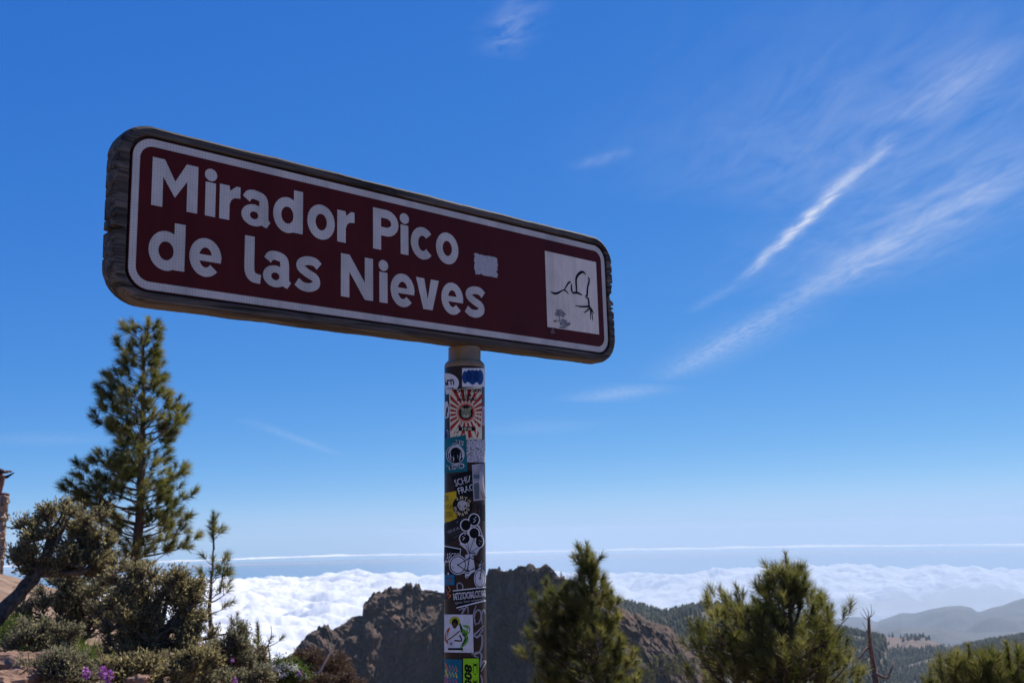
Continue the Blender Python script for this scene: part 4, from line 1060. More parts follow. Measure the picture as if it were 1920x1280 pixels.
def pine(name, label, D, trunk_px, prof, seed, r0, needle=0.20, shoot=0.16, width=0.011, whorl=0.34, per=5, dens=1.0, upturn=0.5, group=None, leaders=(), limb_k=1.0, sub_gap=0.30, inner=0.35, base_z=None, drop=0.0, upr=0.0, cut=0.55):
    """Canary pine from its trunk line and the left/right reach of its crown, both read off the photo at distance D"""
    q = np.random.default_rng(seed); mpp = D / FPX
    trunk_px = [(trunk_px[0][0], trunk_px[0][1] + 0.75 * needle / mpp)] + [tp_ for tp_ in trunk_px[1:] if tp_[1] > trunk_px[0][1] + 0.75 * needle / mpp + 6]
    tr = [at(x, y, D) for x, y in trunk_px]                          # top ... bottom
    low = tr[-1].copy(); gz = float(ground_h(low[0], low[1])) - 0.15 if base_z is None else base_z
    if low[2] > gz: tr.append(np.array([low[0] + q.normal(0, .05), low[1], gz]))
    tr = np.array(tr)[::-1]; hs = tr[:, 2]
    root = empty(name, tr[0]); tag(root, label, 'tree', group)
    TB = Tubes(); zz = np.linspace(hs[0], hs[-1], 26)
    line = np.stack([np.interp(zz, hs, tr[:, k]) for k in range(3)], -1); line[1:-1, :2] += q.normal(0, 0.012, (24, 2)) * r0 / 0.1
    rad = r0 * (1 - 0.93 * np.linspace(0, 1, 26) ** 0.9)
    TB.add(line - tr[0], rad, 9)
    LB = Tubes(); F = Foliage()
    prof = sorted(prof, reverse=True)                                # from the bottom up (large y first)
    py = np.array([p[0] for p in prof], float); pl = np.array([p[1] for p in prof], float); pr_ = np.array([p[2] for p in prof], float)
    tx = np.array([p[0] for p in trunk_px], float); ty = np.array([p[1] for p in trunk_px], float)
    zof = np.array([at(np.interp(y, ty, tx), y, D)[2] for y in py])
    Lr = np.interp(zz, zof, np.maximum(np.interp(py, ty, tx) - pl, 4) * mpp); Rr = np.interp(zz, zof, np.maximum(pr_ - np.interp(py, ty, tx), 4) * mpp)
    Lr = np.maximum(Lr - cut * needle, 0.06); Rr = np.maximum(Rr - cut * needle, 0.06)
    z = zof.min(); ztop = hs[-1]
    while z < ztop - 0.12:
        c = np.array([np.interp(z, hs, tr[:, k]) for k in range(3)])
        a0 = q.uniform(0, 6.28); f = (z - hs[0]) / (ztop - hs[0])
        for k in range(per):
            ph = a0 + 2 * np.pi * k / per + q.normal(0, 0.25)
            reach = np.interp(z, zz, Rr) if math.cos(ph) > 0 else np.interp(z, zz, Lr)
            mean = 0.5 * (np.interp(z, zz, Rr) + np.interp(z, zz, Lr))
            ln = math.hypot(reach * math.cos(ph), mean * math.sin(ph)) * q.uniform(0.45, 1.08) * limb_k
            if q.random() < drop: continue
            if ln < 0.08: continue
            el = 0.10 + 0.55 * f + q.normal(0, 0.10)
            tdir = np.array([math.cos(ph), math.sin(ph), 0.0])
            s_ = np.linspace(0, 1, 7)[:, None]
            rise = (math.tan(el) * s_ * 0.6 + upturn * 0.35 * s_ ** 2.4) * ln
            pts = c + tdir * ln * s_ + np.array([0, 0, 1.0]) * (rise - rise[-1] * 0.75) + q.normal(0, 0.018 * ln, (7, 3)) * s_
            if pts[-1][2] > ztop + 0.1: pts[:, 2] -= (pts[-1][2] - ztop) * s_[:, 0]
            LB.add(pts - tr[0], np.linspace(min(r0 * 0.30, 0.010 + 0.018 * ln), 0.006, 7), 5)
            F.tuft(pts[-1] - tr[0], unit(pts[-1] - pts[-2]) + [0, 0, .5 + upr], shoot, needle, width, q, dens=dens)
            m = max(1, int(ln * (1 - inner) / sub_gap))
            for i in range(m):
                u = inner + (1 - inner) * (i + q.random()) / m
                p0 = np.array([np.interp(u, s_[:, 0], pts[:, k2]) for k2 in range(3)])
                sg = 1 if q.random() < .5 else -1
                sd = np.array([-tdir[1], tdir[0], 0]) * sg
                l2 = (0.16 + 0.26 * ln * (1.1 - u)) * q.uniform(0.6, 1.2)
                p1 = p0 + (tdir * 0.55 + sd * 0.75 + np.array([0, 0, q.uniform(-.05, .75)])) * l2
                sp = curve_pts(p0, p1, np.array([0, 0, -0.06 * l2]), 4)
                LB.add(sp - tr[0], np.linspace(0.008, 0.004, 4), 4)
                dd = unit(p1 - p0) + np.array([0, 0, q.uniform(.1, .8) + upr])
                F.tuft(p1 - tr[0], dd, shoot * q.uniform(.7, 1.2), needle * q.uniform(.8, 1.1), width, q, dens=dens)
                if l2 > 0.30: F.tuft(p0 + (p1 - p0) * .55 - tr[0], dd + q.normal(0, .4, 3), shoot * .8, needle * .85, width, q, dens=dens * .8)
        z += whorl * q.uniform(0.75, 1.25) * (1.0 - 0.35 * f)
    top_ = tr[-1]
    for k in range(5): F.tuft(top_ - tr[0] - [0, 0, 0.10 * k * needle / .2], [q.normal(0, .1), q.normal(0, .1), 1], shoot, needle * (0.65 + .08 * k), width, q, dens=dens)
    for (lx, ly, bx, by) in leaders:                                  # upright side shoots clothed with needles
        a, b = at(bx, by, D), at(lx, ly + 0.75 * needle / mpp, D + q.uniform(-.3, .3)); sp = curve_pts(a, b, (b - a)[[2, 1, 0]] * 0.0 + np.array([(b - a)[0] * .25, 0, -abs(b - a)[0] * .25]), 8)
        LB.add(sp - tr[0], np.linspace(r0 * .35, .006, 8), 5)
        L = np.linalg.norm(b - a); n = max(5, int(L * 0.7 / 0.06))
        for k in range(n):
            u = 1 - 0.7 * k / n; p0 = np.array([np.interp(u, np.linspace(0, 1, 8), sp[:, j]) for j in range(3)])
            F.tuft(p0 - tr[0], unit(sp[-1] - sp[-3]) + q.normal(0, .35, 3), shoot, needle * (0.7 + .35 * k / n), width, q, dens=dens * .8)
            if k > 2 and q.random() < .8:
                d2 = unit(q.normal(size=3) * [1, 1, .2]) + np.array([0, 0, .5]); p2 = p0 + d2 * q.uniform(.12, .30) * min(1, L)
                LB.add(curve_pts(p0, p2, [0, 0, -.02], 4) - tr[0], np.linspace(.008, .005, 4), 4); F.tuft(p2 - tr[0], d2 + [0, 0, .5], shoot, needle, width, q, dens=dens)
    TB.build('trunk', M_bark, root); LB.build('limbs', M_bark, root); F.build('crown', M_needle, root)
    return root


pine('pine_tree', 'tall pine standing behind the olive shrubs at left', 32,
     [(277, 597), (271, 640), (268, 720), (268, 800), (266, 900), (262, 960), (258, 1015), (255, 1060)],
     [(600, 270, 284), (625, 222, 294), (650, 214, 292), (676, 240, 296), (690, 240, 300), (706, 195, 296), (735, 166, 312), (780, 168, 340), (800, 185, 352), (850, 185, 352), (885, 170, 350), (915, 130, 352), (950, 135, 348), (985, 190, 345), (1010, 240, 345), (1045, 245, 372)],
     11, 0.20, needle=0.33, shoot=0.22, width=0.017, whorl=0.33, per=6, dens=1.0, sub_gap=0.16, drop=0.14, cut=0.25)
pine('pine_tree', 'dense pine rising just right of the pole in front of the cliff', 22,
     [(1101, 1020), (1104, 1050), (1108, 1090), (1112, 1160), (1117, 1240), (1120, 1285)],
     [(1022, 1097, 1106), (1045, 1084, 1116), (1075, 1077, 1116), (1090, 1082, 1122), (1104, 1070, 1132), (1125, 1030, 1136), (1150, 1012, 1146), (1180, 1004, 1160), (1215, 996, 1176), (1250, 992, 1186), (1290, 990, 1190), (1330, 990, 1195)],
     12, 0.15, needle=0.27, shoot=0.20, width=0.0115, whorl=0.27, per=7, dens=1.0, sub_gap=0.16, drop=0.06, upr=0.7, cut=0.35, inner=0.28, upturn=0.9,
     leaders=[(1032, 1082, 1112, 1200), (1062, 1095, 1112, 1190), (1012, 1128, 1110, 1230), (1160, 1190, 1116, 1260)])
pine('pine_tree', 'bushy pine with several upright leaders in the right foreground', 15,
     [(1475, 1042), (1477, 1075), (1480, 1120), (1484, 1200), (1490, 1290)],
     [(1046, 1470, 1482), (1070, 1462, 1490), (1090, 1450, 1497), (1115, 1440, 1502), (1140, 1395, 1512), (1158, 1318, 1540), (1185, 1298, 1562), (1230, 1288, 1576), (1275, 1280, 1588), (1320, 1275, 1595)],
     13, 0.11, needle=0.20, shoot=0.17, width=0.0075, whorl=0.17, per=8, dens=1.0, sub_gap=0.15, upr=1.0, cut=0.3, inner=0.25, upturn=1.0,
     leaders=[(1386, 1096, 1478, 1250), (1432, 1082, 1480, 1200), (1557, 1138, 1488, 1270), (1500, 1100, 1482, 1180), (1345, 1150, 1480, 1280), (1310, 1165, 1470, 1290), (1520, 1160, 1485, 1260), (1410, 1128, 1480, 1240), (1455, 1090, 1481, 1180)])
for (tp, lb, sd, lead) in [((1818, 1216), 'small pine at the lower right with a rounded needle top', 14, [(1765, 1236, 1812, 1330), (1792, 1228, 1816, 1320), (1740, 1258, 1810, 1345), (1845, 1232, 1820, 1320)]),
                           ((1892, 1211), 'small pine cut by the right edge of the frame', 15, [(1862, 1236, 1890, 1330), (1918, 1228, 1894, 1320), (1935, 1240, 1896, 1330), (1875, 1225, 1891, 1310)])]:
    pine('pine_tree', lb, 13, [tp, (tp[0] + 1, tp[1] + 60), (tp[0] + 3, 1340)],
         [(tp[1] + 4, tp[0] - 4, tp[0] + 4), (tp[1] + 20, tp[0] - 14, tp[0] + 13), (tp[1] + 40, tp[0] - 36, tp[0] + 30), (tp[1] + 65, tp[0] - 60, tp[0] + 46), (1330, tp[0] - 70, tp[0] + 56)],
         sd, 0.08, needle=0.17, shoot=0.15, width=0.0068, whorl=0.16, per=7, dens=1.0, sub_gap=0.17, upr=1.0, cut=0.3, inner=0.25, upturn=1.0, leaders=lead)
pine('pine_sapling', 'thin young pine with a bare spire top beside the shrubs', 17,
     [(401, 962), (401, 1000), (399, 1060), (394, 1110), (392, 1150), (396, 1190)],
     [(1030, 394, 408), (1050, 372, 432), (1075, 368, 424), (1100, 384, 440), (1120, 390, 446), (1145, 380, 420)],
     21, 0.055, needle=0.17, shoot=0.12, width=0.009, whorl=0.30, per=3, dens=0.7, sub_gap=0.34, inner=0.5, leaders=[(421, 1040, 412, 1110), (401, 962, 401, 1030), (440, 1150, 405, 1190)])
pine('pine_sapling', 'little pine seedling with a crooked stem below the clouds', 15,
     [(484, 1170), (487, 1190), (495, 1222), (498, 1240)], [(1176, 470, 496), (1190, 446, 514), (1212, 450, 512)],
     22, 0.022, needle=0.13, shoot=0.10, width=0.008, whorl=0.16, per=4, dens=0.7, sub_gap=0.3, inner=0.5)


def shrub(name, label, D, base_px, blobs, seed, mat, r0=0.05, tips=900, leaf=0.045, lw=0.016, per=8, spread=0.025, cat='shrub', group=None, stem_mat=None, via=None, depth=0.8, extra=None):
    """branching shrub: stem -> limbs -> branchlets -> leafy twigs filling the given crown masses (px ellipses at distance D)"""
    q = np.random.default_rng(seed); mpp = D / FPX
    b0 = at(base_px[0], base_px[1], D); gz = float(ground_h(b0[0], b0[1])); b0[2] = min(b0[2], max(gz, b0[2] - 1.0)) if base_px[1] < 1280 else gz
    root = empty(name, b0); tag(root, label, cat, group)
    T = Tubes(); F = Foliage()
    tot = sum(b[2] * b[3] for b in blobs)
    for (cx, cy, rx, ry) in blobs:
        c = at(cx, cy, D); A, B, C_ = rx * mpp, (rx + ry) / 2 * mpp * depth, ry * mpp
        n = max(10, int(tips * rx * ry / tot)); nl = max(2, int(n ** 0.5 / 4)); nb_ = max(3, int(n ** 0.5 / 1.6))
        def samp(m, lo):
            d = q.normal(size=(m, 3)); d /= np.linalg.norm(d, axis=1)[:, None]; return d * (lo + (1 - lo) * q.random((m, 1)) ** 0.5)
        nb_ = max(5, int(n ** 0.5 * 0.9))
        br = samp(nb_, 0.30) * [A, B, C_] * q.uniform(0.50, 1.0, (nb_, 1)) + c - [0, 0, C_ * .06]
        own = q.integers(0, nb_, n); fork = c - [0, 0, C_ * 1.1]
        od = br[own] - fork; od /= np.linalg.norm(od, axis=1)[:, None]
        od = od + q.normal(0, .55, (n, 3)) + [0, 0, .15]; od /= np.linalg.norm(od, axis=1)[:, None]
        tip = br[own] + od * (q.uniform(.35, 1.1, (n, 1)) * (0.10 + 0.22 * (A + C_) / 2))
        lm = samp(nl, 0.1) * [A * .38, B * .38, C_ * .35] + c - [0, 0, C_ * .35]
        start = b0 if via is None else None
        path = [b0] if via is None else [b0] + [at(x, y, D) for x, y in via]
        for p in lm:
            pts = np.array(path + [p]); sp = spline(pts + 0, 10) if len(pts) > 2 else curve_pts(pts[0], pts[1], q.normal(0, .06, 3) * np.linalg.norm(p - b0), 7)
            sp = sp + q.normal(0, 0.012, sp.shape); sp[0] = b0
            T.add(sp - b0, np.linspace(r0 * (1 if via else .7), r0 * .33, len(sp)), 6)
        for p in br:
            k = np.argmin(np.linalg.norm(lm - p, axis=1)); o_ = lm[k]
            T.add(curve_pts(o_, p, q.normal(0, .07, 3) * np.linalg.norm(p - o_), 5) - b0, np.linspace(r0 * .30, r0 * .13, 5), 5)
        for p, k in zip(tip, own):
            o_ = br[k]
            T.add(curve_pts(o_, p, q.normal(0, .10, 3) * np.linalg.norm(p - o_), 4) - b0, np.linspace(max(r0 * .12, .006), max(r0 * .05, .003), 4), 4)
            d = unit(p - o_)
            if q.random() < .12: continue                             # a bare dead twig
            for t_ in (0.45, 0.72, 1.0): F.leaves(p * t_ + o_ * (1 - t_) - b0, d * 1.2 + [0, 0, .25], max(3, per // 2), spread * .65, leaf, lw, q, 0.0)
    T.build('stems', stem_mat or M_twig, root); F.build('foliage', mat, root)
    if extra: extra(root, b0, blobs, q, mpp, D)
    return root


shrub('olive_shrub', 'large olive shrub leaning in from the left edge on a thick dark stem', 13, (-30, 1165),
      [(98, 985, 62, 46), (175, 1000, 58, 58), (55, 1045, 46, 34), (130, 1055, 80, 38), (200, 1065, 48, 42)], 31, M_olive, r0=0.085, tips=1500, via=[(35, 1115), (72, 1075)], leaf=0.050, lw=0.018)
shrub('olive_shrub', 'rounded olive shrub with a dark upright trunk below the tall pine', 11, (294, 1290),
      [(290, 1098, 72, 46), (240, 1150, 58, 58), (345, 1130, 48, 46), (305, 1175, 88, 52), (250, 1215, 70, 40), (360, 1195, 45, 40)], 32, M_olive, r0=0.060, tips=2200, via=[(292, 1225)], leaf=0.042, lw=0.015)
shrub('olive_shrub', 'low grey-brown shrub filling the gap behind the leaning shrub', 14.5, (140, 1215),
      [(120, 1105, 78, 42), (185, 1120, 55, 46), (90, 1145, 60, 34), (170, 1170, 70, 34)], 33, M_grey, r0=0.045, tips=1500, leaf=0.048, lw=0.017)
shrub('grey_shrub', 'small grey-green bush at the bottom left beside the rocks', 8.5, (115, 1300), [(105, 1262, 48, 26), (140, 1275, 36, 20)], 34, M_grey, r0=0.02, tips=700, leaf=0.035, lw=0.010)
shrub('grey_shrub', 'scrubby bush under the thin young pine', 13, (430, 1290), [(425, 1232, 48, 28), (468, 1250, 40, 22), (395, 1255, 45, 26), (440, 1205, 28, 24)], 35, M_grey, r0=0.022, tips=1100, leaf=0.040, lw=0.014)
shrub('dry_shrub', 'brown dried-up dome-shaped shrub left of the pole', 14, (600, 1310), [(600, 1262, 52, 38), (565, 1275, 40, 26), (632, 1268, 30, 32)], 36, M_dry, r0=0.022, tips=1700, leaf=0.075, lw=0.008, per=12, spread=0.035)
shrub('grey_shrub', 'bush at the bottom edge between the flowers and the dry shrub', 11, (480, 1310), [(470, 1278, 36, 18), (415, 1282, 40, 18), (360, 1275, 40, 18)], 38, M_grey, r0=0.02, tips=700, leaf=0.038, lw=0.013)


for i, (lb, D, bx, blobs, mt) in enumerate([
        ('low scrub at the foot of the shrub trunk', 9.6, (230, 1320), [(225, 1272, 40, 20), (262, 1262, 32, 20)], M_olive),
        ('low scrub under the right side of the rounded shrub', 10.5, (335, 1320), [(330, 1262, 45, 26), (372, 1245, 36, 26)], M_olive),
        ('dull bush at the left edge under the leaning stem', 11.5, (40, 1290), [(55, 1205, 42, 26), (100, 1200, 40, 26)], M_grey),
        ('brownish bush in front of the dry dome-shaped shrub', 12.5, (650, 1330), [(600, 1285, 36, 16), (655, 1290, 30, 16), (560, 1290, 30, 14)], M_dry),
        ('straggly bush behind the pine seedling', 16, (500, 1300), [(480, 1240, 30, 18), (520, 1252, 28, 16), (455, 1225, 26, 20)], M_olive)]):
    shrub('low_bush', lb, D, bx, blobs, 70 + i, mt, r0=0.018, tips=620, leaf=0.042, lw=0.014)


def florets(mat_, n, size):
    def f(root, b0, blobs, q, mpp, D):
        F = Foliage()
        for (cx, cy, rx, ry) in blobs:
            c = at(cx, cy, D)
            for i in range(n):
                d = q.normal(size=3); d[2] = abs(d[2]) + .3; d[1] -= .4; d = unit(d)
                F.leaves(c + d * [rx * mpp, rx * mpp * .8, ry * mpp] * 1.02 - b0, [0, 0, 1], 8, size * .5, size, size * .8, q, .1)
        F.build('blossoms', mat_, root)
    return f


shrub('flowering_shrub', 'dome-shaped shrub covered in small white flowers', 12, (528, 1310), [(528, 1270, 38, 26), (552, 1276, 22, 20)], 37, M_grass, r0=0.02, tips=500, leaf=0.04, lw=0.014, extra=florets(M_petal, 120, 0.020))


def flower(label, x, y, D, h, seed, big=1.0):
    """purple flower spike on a leafy stem; (x, y) is the middle of the bloom"""
    q = np.random.default_rng(seed); c = at(x, y, D); gz = float(ground_h(c[0], c[1])); b0 = np.array([c[0] + q.normal(0, .03), c[1] + .02, gz])
    root = empty('purple_flower', b0); tag(root, label, 'flower', 'purple wildflowers')
    T = Tubes(); T.add(curve_pts(b0, c, [q.normal(0, .02), 0, 0], 6) - b0, np.linspace(.005, .003, 6), 5); T.build('stem', M_grass, root)
    F = Foliage()
    for k in range(int(26 * big)):
        d = unit(q.normal(size=3)); p = c + d * [h * .34, h * .34, h * .55]; F.leaves(p - b0, d, 5, .003, h * .26, h * .22, q, .1 - .3 * (d[2] < -.3))
    F.build('blossom', M_purple, root)
    L = Foliage()
    for k in range(9):
        u = q.uniform(.2, .85); p = b0 + (c - b0) * u; L.leaves(p - b0, [0, 0, .8], 3, .01, .07, .010, q)
    L.build('leaves', M_grass, root)


for i, (x, y, D, h, lb) in enumerate([(162, 1260, 8, .075, 'single purple flower head left of the paired ones at the bottom'), (192, 1259, 8, .075, 'upper bloom of the two touching purple flower heads'), (203, 1268, 7.9, .085, 'lower bloom of the two touching purple flower heads'),
                                     (441, 1277, 10, .06, 'purple flower at the bottom edge below the young pine'), (372, 1207, 12, .06, 'pale purple flower among the shrub twigs right of the trunk'),
                                     (308, 1220, 11, .05, 'faint purple flower beside the upright shrub trunk'), (436, 1238, 12.5, .05, 'purple flower under the thin young pine'), (540, 1248, 12.5, .055, 'purple flower behind the white flowering shrub'),
                                     (562, 1262, 11.5, .05, 'purple flower right of the white flowering shrub'), (118, 1262, 8.5, .03, 'tiny lilac flower above the grey bush')]):
    flower(lb, x, y, D, h * .78, 60 + i)

# grass between the shrubs
q = np.random.default_rng(5); gv_, ga_ = [], []
for (x0, x1, d0, d1, n, hh) in [(20, 110, 11.5, 14, 1500, .20), (95, 250, 9.5, 13.5, 3600, .19), (330, 470, 10, 13, 1300, .13), (0, 90, 8, 10, 500, .10), (450, 600, 10, 14, 1000, .12), (200, 330, 8.5, 11, 900, .12)]:
    xp = q.uniform(x0, x1, n); dd = q.uniform(d0, d1, n); ph = np.arctan((xp - 960) / FPX)
    X, Y = dd * np.sin(ph), dd * np.cos(ph); keep = perlin(np.stack([X * 1.3, Y * 1.3, 0 * X + 3], -1)) > -0.12
    X, Y = X[keep], Y[keep]; Z = ground_h(X, Y) - .01; m = len(X)
    hgt = hh * q.uniform(.5, 1.4, m); ln = q.normal(0, .35, (m, 2)) * hgt[:, None]; th = q.uniform(0, 6.28, m); w = .006
    P0 = np.stack([X - w * np.cos(th), Y - w * np.sin(th), Z], -1); P1 = np.stack([X + w * np.cos(th), Y + w * np.sin(th), Z], -1); P2 = np.stack([X + ln[:, 0], Y + ln[:, 1], Z + hgt], -1)
    gv_.append(np.stack([P0, P1, P2], 1).reshape(-1, 3)); v_ = q.uniform(0, 1, m); ga_.append(np.repeat(v_, 3))
gv_ = np.concatenate(gv_); o = mesh_obj('grass', gv_, np.arange(len(gv_)).reshape(-1, 3), M_grass, var=np.concatenate(ga_)); tag(o, 'green grass growing between the shrubs on the bank', 'grass', kind='stuff')

# loose rocks on the bank
M_rock = surf('reddish_rock', (0.14, 0.075, 0.050), (0.27, 0.16, 0.105), 7, 0.95, 0.7, 22)
for i, (x, y, D, s, lb) in enumerate([(20, 1228, 9, .16, 'reddish rock highest on the bank by the left edge'), (58, 1240, 9, .11, 'small reddish rock right of the highest one on the bank'), (38, 1262, 8.5, .12, 'reddish rock lying just above the bottom left corner'), (10, 1268, 8.4, .15, 'reddish rock cut by the bottom left corner of the frame'),
                                     (76, 1225, 9.4, .08, 'smallest reddish rock under the shrub twigs at left'), (258, 1268, 9, .07, 'small rock at the bottom between flowers and shrub trunk')]):
    p = at(x, y, D); gz = float(ground_h(p[0], p[1])); bm = bmesh.new(); bmesh.ops.create_icosphere(bm, subdivisions=3, radius=1.0)
    co = np.array([v.co[:] for v in bm.verts]); v_, e_ = cells(co * 1.1 + 7 * i, 5); n_ = 0.75 + 0.5 * v_ + .25 * fbm(co * 1.6 + i * 5, 3)
    zc = max(gz + s * .2, p[2] - s * .5)
    for v, k in zip(bm.verts, n_): v.co = Vector((v.co.x * k * s * 1.25, v.co.y * k * s, v.co.z * k * s * .8))
    me = bpy.data.meshes.new('rock'); bm.to_mesh(me); bm.free(); me.materials.append(M_rock); o = bpy.data.objects.new('rock', me); COL.objects.link(o); o.location = (p[0], p[1], zc); tag(o, lb, 'rock', 'loose rocks on the bank')

# dead wood
def sticks(name, label, D, paths, r, mat, cat):
    b0 = at(*paths[0][0], D); gz = float(ground_h(b0[0], b0[1])); b0g = np.array([b0[0], b0[1], min(b0[2], gz)])
    root = empty(name, b0g); tag(root, label, cat)
    for k, p in enumerate(paths):
        pts = [at(x, y, D + 0.15 * math.sin(k * 2.1 + i)) for i, (x, y) in enumerate(p)]
        if k == 0 and b0[2] > gz: pts = [b0g] + pts
        sp = spline(pts, 16); T = Tubes(); r_ = r if k == 0 else r * (.42 if len(p) > 3 else .13)
        T.add(sp - b0g, np.linspace(r_, r_ * .35, len(sp)), 7); T.build('trunk' if k == 0 else 'branch', mat, root)
    return root


sticks('dead_tree', 'bare dead tree trunk with a few twigs at lower right', 18,
       [[(1644, 1300), (1640, 1260), (1634, 1225), (1630, 1190), (1629, 1158)], [(1629, 1160), (1622, 1148), (1617, 1138)], [(1629, 1160), (1634, 1148), (1633, 1131)], [(1629, 1159), (1638, 1150), (1639, 1143)], [(1629, 1162), (1620, 1156), (1612, 1147)], [(1629, 1160), (1628, 1146), (1624, 1138)],
        [(1631, 1195), (1624, 1180), (1617, 1165)], [(1632, 1212), (1622, 1218), (1612, 1232), (1598, 1242)], [(1634, 1225), (1625, 1234), (1612, 1238)], [(1634, 1222), (1627, 1206), (1616, 1200)], [(1640, 1258), (1633, 1268), (1622, 1276)], [(1641, 1262), (1662, 1270), (1672, 1250), (1674, 1236)]], 0.062, M_snag, 'tree')
sticks('dead_branch', 'bleached bare branch sticking up from the dry shrub', 13.6, [[(592, 1278), (600, 1258), (612, 1236), (622, 1218), (629, 1208)], [(622, 1218), (617, 1204), (613, 1192)], [(629, 1208), (634, 1200)]], 0.022, M_deadwood, 'branch')
sticks('dead_branch', 'leaning dark bare twig at the foot of the cloud bank', 14, [[(455, 1222), (450, 1195), (452, 1160)], [(507, 1225), (504, 1200), (509, 1172)]][:1] + [[(452, 1175), (457, 1160)]], 0.014, M_twig, 'branch')
sticks('dead_branch', 'thin crooked bare twig beside the pine seedling', 14.2, [[(506, 1235), (503, 1212), (509, 1190), (508, 1172)], [(516, 1238), (519, 1218), (521, 1212)]], 0.011, M_twig, 'branch')

# valley pines, each its own tree
_vis = [(1196, 1234, 455, 1.0), (1213, 1244, 450, .8), (1228, 1230, 470, 1.1), (1240, 1226, 480, 1.15), (1250, 1228, 476, 1.1), (1264, 1230, 470, 1.05), (1276, 1226, 486, 1.1), (1288, 1240, 470, .9), (1222, 1256, 440, .7), (1300, 1232, 478, 1.0)]
_lab = ['leftmost valley pine at the foot of the cliff', 'short valley pine second from the cliff side', 'third valley pine from the cliff side, tall and narrow', 'fourth valley pine from the cliff side, tallest of the row', 'fifth valley pine from the cliff side in the row', 'sixth valley pine from the cliff side in the row', 'valley pine seventh in the row below the forest hill',
        'shorter valley pine eighth in the row', 'smallest valley pine standing in front of the row', 'last valley pine before the bushy foreground pine']


def small_pine(seed, h):
    q = np.random.default_rng(seed); T = Tubes(); F = Foliage()
    T.add([[0, 0, -6], [0.05 * h * .3, 0, h * .5], [0, 0, h]], [h * .022, h * .015, h * .003], 6)
    for k in range(70):
        u = q.uniform(.28, 1.0); r = h * .17 * (1.05 - u) ** .55 * q.uniform(.3, 1.1); th = q.uniform(0, 6.28)
        F.tuft(np.array([r * math.cos(th), r * math.sin(th), u * h]), [math.cos(th) * .7, math.sin(th) * .7, .8], h * .045, h * .060, h * .016, q, dens=.45)
    return T, F


_proto = []
for k in range(3):
    T, F = small_pine(90 + k, 11.0); r_ = empty('valley_pine', (0, 0, 0)); T.build('trunk', M_bark, r_); F.build('crown', M_needle, r_); _proto.append(r_)
for k, ((x, y, D, s), lb) in enumerate(zip(_vis, _lab)):
    p = at(x, y, D); src = _proto[k % 3]
    if k < 3: r_ = src
    else:
        r_ = src.copy(); COL.objects.link(r_)
        for ch in list(src.children):
            c_ = ch.copy(); COL.objects.link(c_); c_.parent = r_
    r_.location = (p[0], p[1], p[2] - 11.0 * s); r_.scale = (s, s, s); r_.rotation_euler = (0, 0, k * 1.3); tag(r_, lb, 'tree', 'pines on the valley slope')
r_ = _proto[1].copy(); COL.objects.link(r_)
for ch in list(_proto[1].children):
    c_ = ch.copy(); COL.objects.link(c_); c_.parent = r_
k = int(np.argmin(np.abs(CLIFF_X - 1053))); r_.location = CLIFF_TOP[k] + [0, 1.5, -.6]; r_.scale = (.32, .32, .32); tag(r_, 'lone tiny pine on the crest of the cliff', 'tree')

# ------------------------------------------------------------------ stone pillar and the person on it
PD = 25.0; mpp = PD / FPX
pc = at(-60, 1062, PD); pcz = float(ground_h(pc[0], pc[1])) - .1
ptop = at(0, 932, PD)[2]; root = empty('stone_pillar', (pc[0], pc[1], pcz)); PYAW = -math.atan2(pc[0], pc[1]); root.rotation_euler = (0, 0, PYAW); tag(root, 'rough stone pillar at the left edge of the frame', 'pillar')
M_stone = surf('pillar_stone', (0.20, 0.135, 0.095), (0.34, 0.25, 0.185), 5, 0.95, 0.8, 18, c3=(0.13, 0.095, 0.075)); M_mortar = surf('old_mortar', (0.26, 0.20, 0.15), (0.36, 0.29, 0.23), 8, 0.95, 0.6)
hw = 47 * mpp; hp = ptop - pcz
core = [(sx * hw * .93, sy * hw * .93, z) for z in (0, hp * .985) for sx, sy in ((-1, -1), (1, -1), (1, 1), (-1, 1))]
mesh_obj('mortar_core', core, [(0, 1, 5, 4), (1, 2, 6, 5), (2, 3, 7, 6), (3, 0, 4, 7), (4, 5, 6, 7)], M_mortar, root)
q = np.random.default_rng(8); z = 0.0
while z < hp - .02:
    ch = min(q.uniform(.13, .24), hp - z); ch = ch if hp - z - ch > .08 else hp - z
    for side in range(4):
        u = -hw
        while u < hw - .02:
            w = min(q.uniform(.16, .34), hw - u); w = w if hw - u - w > .08 else hw - u
            bm = bmesh.new(); bmesh.ops.create_cube(bm, size=1.0); bmesh.ops.subdivide_edges(bm, edges=bm.edges[:], cuts=1, use_grid_fill=True)
            for v in bm.verts:
                k = 1 - .10 * (abs(v.co.x) + abs(v.co.y) + abs(v.co.z) > 1.2) ; v.co = Vector((v.co.x * (w - .02) * k, v.co.y * .16 * k, v.co.z * (ch - .02) * k)) + Vector(q.normal(0, .02, 3))
            cx, cy = u + w / 2, -hw + .045 + q.uniform(-.02, .02); a = side * math.pi / 2
            me = bpy.data.meshes.new('stone'); bm.to_mesh(me); bm.free(); me.materials.append(M_stone)
            o = bpy.data.objects.new('stone', me); COL.objects.link(o); o.parent = root
            o.location = (cx * math.cos(a) - cy * math.sin(a), cx * math.sin(a) + cy * math.cos(a), z + ch / 2); o.rotation_euler = (0, 0, a); u += w
    z += ch

